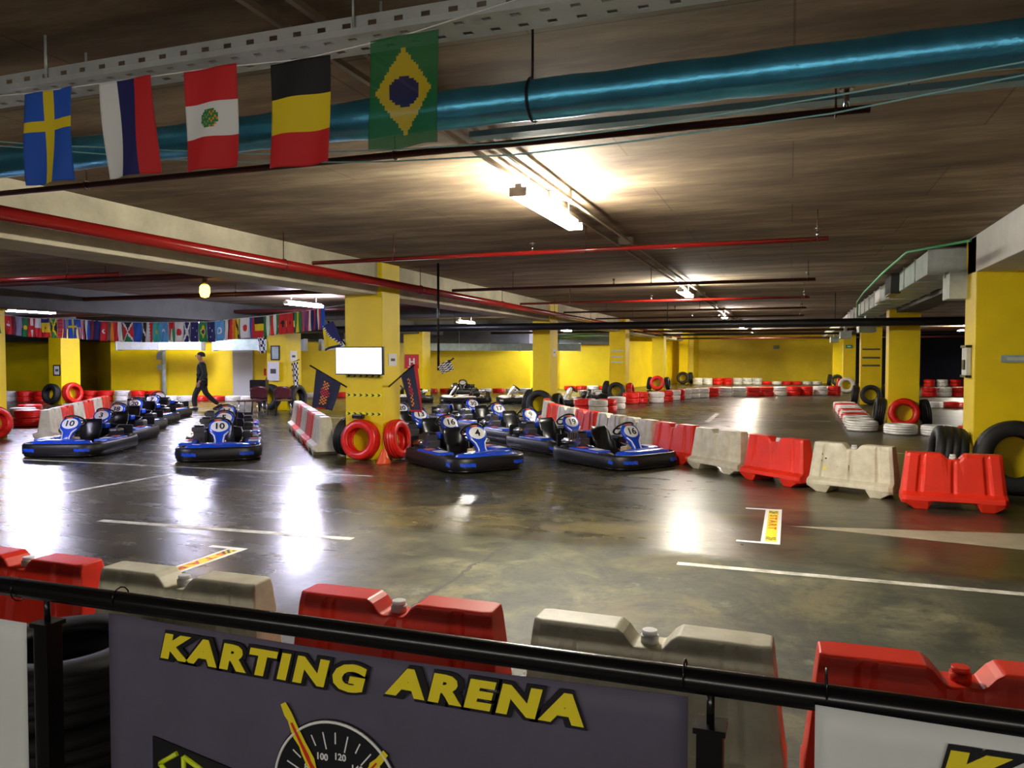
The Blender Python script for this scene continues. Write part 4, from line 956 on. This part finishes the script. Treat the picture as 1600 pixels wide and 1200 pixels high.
BUNT = [(-14.95, 11.08, 2.56, -14.7, 11.1, 2.54, 'italy'), (-14.61, 11.13, 2.53, -14.47, 11.15, 2.51, 'swiss'), (-14.47, 11.15, 2.51, -14.37, 11.16, 2.5, 'maroon'), (-14.37, 11.16, 2.5, -14.22, 11.17, 2.48, 'grey'), (-14.2, 11.18, 2.47, -14.08, 11.19, 2.46, 'greenyellow'), (-14.06, 11.19, 2.46, -13.91, 11.21, 2.46, 'canada'), (-13.9, 11.21, 2.46, -13.76, 11.22, 2.45, 'poland'), (-13.75, 11.22, 2.45, -13.57, 11.24, 2.45, 'spain'), (-13.54, 11.24, 2.45, -13.41, 11.26, 2.44, 'jamaica'), (-13.39, 11.26, 2.44, -13.26, 11.27, 2.44, 'pinkred'), (-13.25, 11.28, 2.44, -13.16, 11.29, 2.43, 'purple'), (-13.13, 11.29, 2.43, -12.94, 11.31, 2.43, 'sweden'), (-12.92, 11.31, 2.42, -12.78, 11.33, 2.41, 'starspink'), (-12.75, 11.33, 2.41, -12.65, 11.34, 2.4, 'france'), (-12.65, 11.34, 2.4, -12.56, 11.35, 2.4, 'maroon'), (-12.56, 11.35, 2.4, -12.42, 11.37, 2.39, 'navy'), (-12.41, 11.37, 2.38, -12.24, 11.39, 2.37, 'turkey'), (-12.18, 11.39, 2.37, -12.02, 11.41, 2.37, 'spainv'), (-12.02, 11.41, 2.37, -11.94, 11.42, 2.36, 'whitebar'), (-11.91, 11.42, 2.36, -11.7, 11.45, 2.36, 'kenyax'), (-11.69, 11.45, 2.36, -11.51, 11.47, 2.35, 'blue'), (-11.49, 11.47, 2.35, -11.41, 11.48, 2.35, 'blackdiag'), (-11.4, 11.48, 2.35, -11.27, 11.5, 2.35, 'serrated'), (-11.26, 11.5, 2.35, -11.12, 11.51, 2.35, 'teal'), (-11.12, 11.51, 2.35, -10.95, 11.53, 2.35, 'crescent'), (-10.92, 11.54, 2.35, -10.81, 11.55, 2.35, 'italy'), (-10.8, 11.55, 2.35, -10.62, 11.57, 2.35, 'japan'), (-10.61, 11.57, 2.35, -10.48, 11.59, 2.35, 'scot'), (-10.46, 11.59, 2.35, -10.3, 11.61, 2.35, 'navystar'), (-10.29, 11.61, 2.35, -10.13, 11.63, 2.35, 'brazil'), (-10.12, 11.63, 2.35, -9.97, 11.65, 2.35, 'navystars'), (-9.96, 11.65, 2.36, -9.78, 11.67, 2.38, 'skyemblem'), (-9.76, 11.67, 2.38, -9.7, 11.68, 2.38, 'whitenavy'), (-9.69, 11.68, 2.39, -9.54, 11.7, 2.4, 'redorange'), (-9.54, 11.7, 2.4, -9.47, 11.71, 2.4, 'yellowdiag'), (-9.45, 11.71, 2.41, -9.26, 11.74, 2.42, 'japan2'), (-9.26, 11.74, 2.42, -9.18, 11.75, 2.42, 'bluered'), (-9.17, 11.75, 2.42, -8.99, 11.77, 2.43, 'blackyellowred'), (-8.98, 11.77, 2.43, -8.85, 11.79, 2.46, 'nigeria'), (-8.84, 11.79, 2.46, -8.69, 11.81, 2.48, 'redwhitegreen'), (-8.68, 11.81, 2.48, -8.54, 11.83, 2.49, 'albania'), (-8.53, 11.83, 2.49, -8.4, 11.84, 2.5, 'darkred'), (-8.38, 11.85, 2.5, -8.25, 11.86, 2.52, 'yellowgreen'), (-8.24, 11.86, 2.52, -8.13, 11.88, 2.53, 'redpurple'), (-8.12, 11.88, 2.53, -7.98, 11.9, 2.55, 'thai'), (-7.97, 11.9, 2.55, -7.87, 11.91, 2.57, 'norwaystripe'), (-7.87, 11.91, 2.57, -7.79, 11.92, 2.57, 'bluedeep')]
DESC = {'italy': 'small red, white and green flag', 'swiss': 'small red flag with a white cross', 'maroon': 'narrow dark maroon flag', 'grey': 'small lavender grey flag', 'greenyellow': 'small green flag with yellow centre', 'canada': 'small red and white flag with red emblem', 'poland': 'small flag, white over red', 'spain': 'small flag of navy, yellow and red bands', 'jamaica': 'small black and green flag with a yellow saltire', 'pinkred': 'small pinkish red striped flag', 'purple': 'narrow purple flag left of the blue one with yellow cross', 'sweden': 'small blue flag with a yellow cross on the long string', 'starspink': 'small pink and white striped flag with blue corner', 'france': 'narrow white and blue flag', 'navy': 'small plain navy flag', 'turkey': 'small red flag with a white crescent', 'spainv': 'small orange and red flag', 'whitebar': 'narrow plain white flag', 'kenyax': 'small red and green flag with a white saltire', 'blue': 'small plain bright blue flag', 'blackdiag': 'narrow black flag with white diagonal', 'serrated': 'small white and red flag with serrated edge', 'teal': 'small teal flag with yellow spot', 'crescent': 'small sky blue flag with a white crescent', 'japan': 'small white flag with red disc, beside a white saltire flag', 'scot': 'small navy flag with a white saltire', 'navystar': 'small navy flag left of the green diamond flag', 'brazil': 'small green flag with a yellow diamond on the long string', 'navystars': 'small starred navy flag right of the green diamond flag', 'skyemblem': 'small light blue flag with white emblem ring', 'whitenavy': 'narrow white flag right of the light blue one', 'redorange': 'small maroon, red and orange flag', 'yellowdiag': 'narrow yellow flag with black diagonal', 'japan2': 'white flag with red disc above the chairs', 'bluered': 'narrow blue and red flag', 'blackyellowred': 'small black, yellow and red flag on the long string', 'nigeria': 'small green and white striped flag', 'redwhitegreen': 'small red, white and green vertical striped flag above the chairs', 'albania': 'small red flag with a black emblem', 'darkred': 'small red flag with a dark spot', 'yellowgreen': 'small green flag with a yellow stripe', 'redpurple': 'small pink and purple flag', 'thai': 'small red, white and navy striped flag', 'norwaystripe': 'small navy, white and red flag near the string end', 'bluedeep': 'small blue flag, last on the right of the long string'}
seen = {}
for i, (x0, y0, z0, x1, y1, z1, n_) in enumerate(BUNT):
    lb = DESC[n_]
    if n_ in seen: lb = {'italy': 'second red, white and green flag, in the middle of the long string', 'maroon': 'narrow dark maroon flag, right of the white and blue one'}.get(n_, lb+' farther right')
    seen[n_] = 1
    flag(n_, (x0, y0, z0), (x1, y1, z1), .37, 12, 18, lb, 'long string of small flags', i*1.1, .02)
CORD = [(-15.1, 11.05, 2.6), (-14.73, 11.12, 2.55), (-14.28, 11.17, 2.49), (-13.82, 11.21, 2.45), (-13.38, 11.26, 2.44), (-12.94, 11.31, 2.43), (-12.51, 11.36, 2.39), (-12.08, 11.4, 2.37), (-11.66, 11.45, 2.36), (-11.25, 11.5, 2.35), (-10.84, 11.55, 2.35), (-10.44, 11.59, 2.35), (-10.04, 11.64, 2.35), (-9.65, 11.69, 2.39), (-9.26, 11.74, 2.42), (-8.88, 11.78, 2.45), (-8.5, 11.83, 2.49), (-8.13, 11.88, 2.53), (-7.76, 11.93, 2.58), (-7.0, 12.0, 2.68)]
tag(MB().tube(CORD, .004, 5).obj('bunting_line', PAPER), 'white cord of the long flag string between two pillars', 'cord')

# flags on poles around the main pillar
def pole_flag(base, tip, pts, m, label, extra=None, name='pole_flag'):
    """pts: cloth outline corners (top-pole end, top-far end, bottom-far, bottom-pole)"""
    t = empty(name, base, 0, label, 'flag'); o = Vector(base)
    MB().cyl((0, 0, 0), Vector(tip)-o, .014, n=8).obj('pole', BLKM, t)
    a, b_, c_, d_ = [Vector(p)-o for p in pts]; b = MB(); g = []; nx, nz = 16, 22
    for j in range(nz+1):
        v = j/nz; row = []
        for i in range(nx+1):
            u = i/nx; p = (a*(1-u)+b_*u)*(1-v)+(d_*(1-u)+c_*u)*v
            row.append(b.bm.verts.new(p+Vector((0, 1, 0))*(.03*math.sin(u*8+v*2)*(.2+v))))
        g.append(row)
    for j in range(nz):
        for i in range(nx):
            f_ = b.bm.faces.new((g[j][i], g[j][i+1], g[j+1][i+1], g[j+1][i])); f_.smooth = True
            f_.material_index = b.mi(extra((i+.5)/nx, (j+.5)/nz) if extra else m)
    fo = b.obj('cloth', None, t); sd = fo.modifiers.new('s', 'SOLIDIFY'); sd.thickness = .003
    return t
NV = fm('n'); FR = fm('r'); FY = fm('y'); FW = fm('w'); FK = fm('k'); NVD = mat('flag_dark_navy', (.016, .018, .05), .75)
def navy_motif(u, v):
    if abs(u-.5) < .1+.12*math.exp(-((v-.5)/.09)**2) and .18 < v < .85 and (int(v*22)+int(u*16)) % 2 == 0: return fm('o') if abs(v-.5) > .1 else FR
    return NVD
tm_ = lambda u, v: FR if v > .97 and .3 < u < .6 else navy_motif(u, v)
pole_flag((-6.96, 11.28, 1.2), (-7.62, 11.2, 1.56), [(-7.5, 11.2, 1.5), (-7.05, 11.24, 1.26), (-7.2, 11.22, .8), (-7.6, 11.18, .86)], NVD, 'navy flag with red motif on a short pole left of the main pillar', tm_)
def navy_red(u, v): return FR if (u > .8 or v > .97) else navy_motif(u/.8, v)
pole_flag((-6.29, 11.5, 1.21), (-5.62, 11.1, 1.58), [(-5.95, 11.28, 1.4), (-5.56, 11.08, 1.6), (-5.46, 11.08, .82), (-5.72, 11.14, .84)], NVD, 'navy and red flag drooping from a pole right of the main pillar', navy_red)
def bih(u, v):
    d = u-(v*.95)
    return FW if (abs(d) < .05 and int(v*22) % 2 == 0) else (FY if d < -.05 and v < .93 else NV)
pole_flag((-6.98, 11.32, 1.88), (-7.3, 11.25, 2.3), [(-7.4, 11.25, 2.22), (-7.18, 11.22, 2.3), (-7.0, 11.25, 1.9), (-7.36, 11.22, 1.8)], NV, 'blue and yellow triangle flag with white stars above the screen', bih)
chk = lambda u, v: FW if (int(u*5)+int(v*9)) % 2 else FK
pole_flag((-15.9, 20.86, 2.3), (-15.98, 20.84, 2.75), [(-16.2, 20.84, 2.7), (-15.95, 20.84, 2.72), (-15.8, 20.8, 1.85), (-16.05, 20.8, 1.8)], FK, 'black and white checkered flag left of the chairs pillar', chk)
pole_flag((-15.05, 21.2, 1.55), (-14.75, 21.1, 1.62), [(-15.05, 21.1, 1.5), (-14.8, 21.08, 1.55), (-14.75, 21.05, .75), (-14.95, 21.05, .7)], FK, 'black and white checkered flag right of the chairs pillar', chk)
pole_flag((-5.5, 11.75, 1.5), (-5.2, 11.7, 1.68), [(-5.5, 11.7, 1.55), (-5.28, 11.7, 1.66), (-5.2, 11.72, 1.5), (-5.42, 11.7, 1.42)], FK, 'small checkered flag tip behind the navy flag', chk)
# give the small checkered flag a support: a dark hanging rod from the ceiling
o = MB().cyl((-5.5, 11.75, 1.48), (-5.5, 11.75, CZ+.005), .02, n=10).obj('hanging_rod', BLKM); tag(o, 'dark vertical rod hanging from the ceiling by the main pillar', 'rod')

# screen on the main pillar
t = empty('wall_screen', (-6.62, YR[0]-.02, 1.64), R(-4), 'lit white flat screen mounted on the main pillar', 'screen')
MB().box((0, -.14, 0), (.92, .06, .46), bev=.008).obj('screen_housing', BLK, t)
SCR = mat('screen_white', (.9, .93, 1.), emit=1.2, rough=.3)
sc_ = MB().box((0, -.172, 0), (.88, .006, .42)).obj('screen_panel', SCR, t)
o = link('screen_text', text_mesh('Karting Arena', .035, mat('screen_grey', (.25, .3, .4)), .0004), sc_); o.rotation_euler = (PI/2, 0, 0); o.location = (0, -.178, .17)
MB().box((0, -.06, 0), (.2, .12, .2)).obj('wall_bracket', BLKM, t)
o = MB().box((-6.72, YR[0]-.06, .72), (.2, .1, .07), bev=.02).obj('black_box', BLK, main_p)
o = MB().lathe([(.001, 0), (.13, 0), (.12, .02), (.03, .22), (.02, .24), (.001, .24)], 18, closed=False).obj('traffic_cone', ORG); o.location = (-6.12, 11.0, .0); tag(o, 'small orange cone peeking between the two red tyres', 'cone')

# ------------------------------------------------------------------ chairs
def chair(x, y, a, label):
    t = empty('plastic_chair', (x, y, 0), a, label, 'chair', 'dark plastic chairs')
    MB().box((0, 0, .45), (.46, .44, .03), bev=.012).obj('seat', CHAIRM, t)
    b = MB(); g = []
    for j in range(9):
        v = j/8; w = .24*(1 if v < .7 else math.sqrt(max(.05, 1-((v-.7)/.34)**2)))
        g.append([b.bm.verts.new((-w+2*w*i/8, .2+.06*v+.04*(1-(2*i/8-1)**2), .5+.36*v)) for i in range(9)])
    b.bridge(g, False, None, False); o = b.obj('backrest', CHAIRM, t); sd = o.modifiers.new('s', 'SOLIDIFY'); sd.thickness = .02
    for sx in (-1, 1):
        MB().tube([(sx*.2, .2, .44), (sx*.2, .23, .5), (sx*.19, .26, .62)], .012, 8).obj('back_support', BLKM, t)
        for sy in (-1, 1): MB().cyl((sx*.19, sy*.18, .44), (sx*.22, sy*.22, 0), .011, n=8).obj('leg', CHR if sx < 0 else BLKM, t)
    return t
chair(-14.6, 18.9, R(215), 'dark maroon plastic chair, left of the two by the pillar')
chair(-13.8, 18.95, R(212), 'dark maroon plastic chair, right of the two by the pillar')
t = empty('side_table', (-14.0, 17.75, 0), .3, 'low dark side table left of the chairs', 'table')
MB().box((0, 0, .5), (.6, .5, .03), bev=.008).obj('table_top', CHAIRM, t)
for sx in (-1, 1):
    for sy in (-1, 1): MB().cyl((sx*.25, sy*.2, .49), (sx*.27, sy*.22, 0), .012, n=8).obj('leg', CHR, t)
t = empty('black_monitor', (-15.45, 20.0, 0), .3, 'black boxy monitor on a stand behind the chairs', 'monitor')
MB().box((0, 0, .82), (.5, .3, .36), bev=.02).obj('monitor_body', BLK, t); MB().cyl((0, 0, .02), (0, 0, .66), .03, n=10).cyl((0, 0, 0), (0, 0, .02), .18, n=20).obj('stand', BLK, t)
# grey door and dark vertical pipe stack on the left wall
d_ = wall_strip('door_1', [(-21.1, 25.7), (-20.35, 25.97)], 0, 2.05, -.06, mat('grey_door_paint', (.5, .52, .5), .5)); tag(d_, kind='structure')
tag(MB().cyl((-23.6, 24.62, 0.), (-23.6, 24.62, 2.37), .09, n=14).box((-23.63, 24.5, 1.75), (.3, .14, .3)).box((-23.63, 24.5, 1.3), (.26, .12, .2)).obj('drain_pipe', GALD), 'grey vertical pipe with boxes on the left yellow wall', 'pipe')
tag(MB().box((-19.8, 26.0, 1.1), (.09, .04, .28), bev=.01).obj('fire_extinguisher_sign', SIGR), 'small red plate on the yellow wall near the grey door', 'sign')
tag(MB().box((-.9, 54.05, 2.35), (.35, .12, .22), bev=.01).obj('wall_speaker', BLK), 'small dark box high on the yellow back wall', 'box')

# ------------------------------------------------------------------ floor markings (thin paint films)
def mark(name, pts, m, label, grp='painted floor lines', z=.0015):
    o = MB().prism(pts, z, Matrix.Translation((0, 0, .0004)), m=m).obj(name, None); return tag(o, label, 'floor marking', grp)
def line(p, q, w): 
    p = Vector((*p, 0)); q = Vector((*q, 0)); d = (q-p).normalized(); n = Vector((-d.y, d.x, 0))*w/2
    return [((p+n).x, (p+n).y), ((p-n).x, (p-n).y), ((q-n).x, (q-n).y), ((q+n).x, (q+n).y)]
mark('floor_line', line((-6.75, 6.13), (-3.84, 6.3), .1), LPAINT, 'white line on the glossy floor left of centre')
mark('floor_line', line((-.86, 6.45), (5.5, 6.42), .09), LPAINT, 'worn white line crossing the floor at lower right')
mark('floor_line', line((-8.56, 7.2), (-8.45, 9.0), .09), LPAINT, 'faded line running away at left')
mark('floor_line', line((-13.5, 9.3), (-5.6, 9.75), .06), LPAINT, 'thin pale line crossing before the karts')
mark('floor_line', line((-2.05, 21.0), (-2.05, 24.2), .13), LPAINT, 'white dash on the far track')
mark('floor_line', line((-13, 18.7), (-8.0, 19.2), .07), LPAINT, 'thin pale line behind the middle karts')
mark('floor_line', line((-4.6, 21.8), (1.0, 22.2), .05), LPAINT, 'thin pale line across the far track')
mark('floor_line', line((.8, 15.3), (2.6, 15.2), .05), LPAINT, 'thin white line behind the nearest barriers')
mark('floor_wedge', [(.03, 8.27), (1.97, 7.93), (5.4, 7.4), (5.4, 9.7), (2.13, 8.66)], TAN, 'long pale tan wedge painted on the floor at right', None)
def start(x, y0, y1, sx, lb):
    t = empty('start_marking', (x, (y0+y1)/2, 0), 0, lb, 'floor marking', 'start markings'); L = y1-y0
    b = MB().box((0, 0, .0015), (.17, L, .002), m=LTAPE).box((-.19, L/2-.03, .0015), (.22, .06, .002), m=LTAPE)
    if sx > 1: b.box((-.19, -L/2+.03, .0015), (.22, .06, .002), m=LTAPE)
    b.obj('tape', None, t)
    lbk = MB().box((.0, 0, .003), (.1, L*.88, .002)).obj('yellow_strip', LETY, t)
    o = link('start_text', text_mesh('START', .11, SIGR, .0004, .003, space=1.5), lbk); o.location = (0, L*.08, .0048); o.rotation_euler = (0, 0, -PI/2); o.scale = (1.7, .9, 1)
    for k, s in enumerate((-1, 1)):
        b = MB()
        for i in range(3):
            for j in range(4):
                if (i+j) % 2: b.box((-.03+i*.03, s*L*.38+(j-1.5)*.03, .0045), (.03, .03, .0006))
        b.obj('checker_print', LETK, lbk)
start(-.155, 7.41, 9.12, 2, 'white bracket with yellow START strip on the floor at right')
start(-4.6, 4.3, 5.66, 1, 'white bracket with yellow START strip on the floor at lower left')

# ------------------------------------------------------------------ the walking person
def skin_mesh(nodes, edges, m, name, sub=2):
    me = bpy.data.meshes.new(name); me.from_pydata([n[0] for n in nodes], edges, []); o = bpy.data.objects.new(name, me); col.objects.link(o)
    sk = o.modifiers.new('k', 'SKIN'); sk.use_smooth_shade = True
    for i, n in enumerate(nodes):
        r = n[1]; me.skin_vertices[0].data[i].radius = r if isinstance(r, tuple) else (r, r)
        me.skin_vertices[0].data[i].use_root = (i == 0)
    ss = o.modifiers.new('s', 'SUBSURF'); ss.levels = sub; ss.render_levels = sub
    dg = bpy.context.evaluated_depsgraph_get(); dg.update()
    out = bpy.data.meshes.new_from_object(o.evaluated_get(dg)); bpy.data.objects.remove(o)
    out.materials.clear(); out.materials.append(m)
    for p in out.polygons: p.use_smooth = True
    return out
pr_ = empty('person', (-17.9, 20.3, 0), math.atan2(-.65, -.76), 'person in a dark jacket and trousers walking left behind the karts', 'person')
pr_.scale = (1.22, 1.3, 1.03)
# local frame: +X is the walking direction, Y to the left hand, Z up; 1.8 m tall
N_ = [((0, 0, .96), (.13, .15)), ((.0, 0, 1.1), (.11, .14)), ((.01, 0, 1.3), (.12, .17)), ((.0, 0, 1.44), (.1, .16)), ((.02, 0, 1.53), (.055, .058)), ((.05, 0, 1.6), (.07, .065)), ((.06, 0, 1.69), (.095, .078)), ((.055, 0, 1.76), (.07, .06)),
      ((.0, .1, .9), .088), ((.16, .1, .52), .062), ((.2, .1, .3), .055), ((.17, .1, .09), .04), ((.27, .1, .035), .035),
      ((.0, -.1, .9), .088), ((-.08, -.1, .52), .062), ((-.27, -.1, .28), .052), ((-.42, -.1, .13), .038), ((-.35, -.1, .04), .035),
      ((.0, .2, 1.42), .06), ((-.06, .25, 1.14), .045), ((.06, .26, .9), .032), ((.09, .26, .83), (.018, .036)),
      ((.0, -.2, 1.42), .06), ((-.08, -.25, 1.14), .045), ((-.02, -.26, .9), .032), ((.01, -.26, .83), (.018, .036))]
E_ = [(0, 1), (1, 2), (2, 3), (3, 4), (4, 5), (5, 6), (6, 7), (0, 8), (8, 9), (9, 10), (10, 11), (11, 12), (0, 13), (13, 14), (14, 15), (15, 16), (16, 17), (3, 18), (18, 19), (19, 20), (20, 21), (3, 22), (22, 23), (23, 24), (24, 25)]
for hb, s in ((21, 1), (25, -1)):
    hx, hy, hz = N_[hb][0]
    for k, (dx, ln) in enumerate(((-.028, .06), (-.01, .075), (.01, .08), (.028, .072))):
        i = len(N_); N_.append(((hx+dx, hy, hz-.045), .0095)); N_.append(((hx+dx+.012, hy-s*.008, hz-.045-ln*.6), .0085)); N_.append(((hx+dx+.008, hy-s*.02, hz-.045-ln), .0075))
        E_ += [(hb, i), (i, i+1), (i+1, i+2)]
    i = len(N_); N_.append(((hx+.045, hy-s*.012, hz-.01), .011)); N_.append(((hx+.06, hy-s*.02, hz-.05), .0095)); E_ += [(hb, i), (i, i+1)]
body = link('body', skin_mesh(N_, E_, SKIN, 'body'), pr_)
MB().lathe([(.001, .0), (.012, .0), (.016, .01), (.008, .03), (.001, .045)], 8, closed=False, M=Matrix.Translation((.15, 0, 1.66)) @ Matrix.Rotation(R(10), 4, 'Y')).obj('nose', SKIN, body)
for s in (-1, 1):
    MB().cyl((.135, s*.032, 1.7), (.15, s*.032, 1.7), .009, n=8).obj('eye', BLK, body)
    MB().box((.05, s*.083, 1.67), (.035, .015, .06), bev=.006).obj('ear', SKIN, body)
MB().box((.142, 0, 1.625), (.01, .045, .01), bev=.003).obj('mouth', mat('lip', (.3, .08, .06), .6), body)
jn = [((0, 0, .98), (.14, .165)), ((0, 0, .86), (.135, .16)), ((.0, 0, 1.1), (.13, .16)), ((.01, 0, 1.3), (.145, .195)), ((.0, 0, 1.44), (.115, .17)), ((.01, 0, 1.52), (.075, .08)), ((0, .21, 1.42), .078), ((-.06, .26, 1.14), .062), ((.055, .265, .92), .046), ((0, -.21, 1.42), .078), ((-.08, -.26, 1.14), .062), ((-.025, -.265, .92), .046)]
link('jacket', skin_mesh(jn, [(0, 1), (0, 2), (2, 3), (3, 4), (4, 5), (4, 6), (6, 7), (7, 8), (4, 9), (9, 10), (10, 11)], JACK, 'jacket'), pr_)
tn = [((0, 0, .95), (.135, .16)), ((.0, .1, .88), .105), ((.16, .1, .52), .08), ((.2, .1, .3), .072), ((.175, .1, .1), .066), ((.0, -.1, .88), .105), ((-.08, -.1, .52), .08), ((-.27, -.1, .28), .07), ((-.4, -.1, .15), .06)]
link('trousers', skin_mesh(tn, [(0, 1), (1, 2), (2, 3), (3, 4), (0, 5), (5, 6), (6, 7), (7, 8)], TROU, 'trousers'), pr_)
for (x, y, z, a) in ((.24, .1, .045, 0), (-.38, -.1, .075, .6)):
    MB().box((x, y, z), (.28, .1, .085), rot=Matrix.Rotation(a, 3, 'Y'), bev=.03).obj('shoe', BLK, pr_)
hb_ = MB(); hg = []
for j in range(7):
    ph = PI/2*j/6; hg.append([hb_.bm.verts.new((.035+.105*math.cos(a)*math.cos(ph)-(.02), .092*math.sin(a)*math.cos(ph), 1.715+.1*math.sin(ph)-(.05 if math.cos(a) < .2 and j == 0 else 0))) for a in [2*PI*k/16 for k in range(16)]])
hb_.bridge(hg); link('hair', hb_.mesh('hair', HAIR), pr_)

# ------------------------------------------------------------------ camera, world, view
cam = bpy.data.cameras.new('camera'); cam.sensor_width = 36; cam.lens = 1216/1600*36; cam.clip_start = .05; cam.clip_end = 200
co = bpy.data.objects.new('camera', cam); col.objects.link(co); co.location = (0, 0, 1.7)
co.rotation_euler = (R(90-1.978), 0, R(19.684)); scene.camera = co
w = bpy.data.worlds.new('world'); scene.world = w; w.use_nodes = True
w.node_tree.nodes['Background'].inputs[0].default_value = (.5, .55, .7, 1); w.node_tree.nodes['Background'].inputs[1].default_value = .02
vs = scene.view_settings; vs.view_transform = 'Standard'; vs.look = 'None'; vs.gamma = 1; vs.use_curve_mapping = False; vs.exposure = 1.4
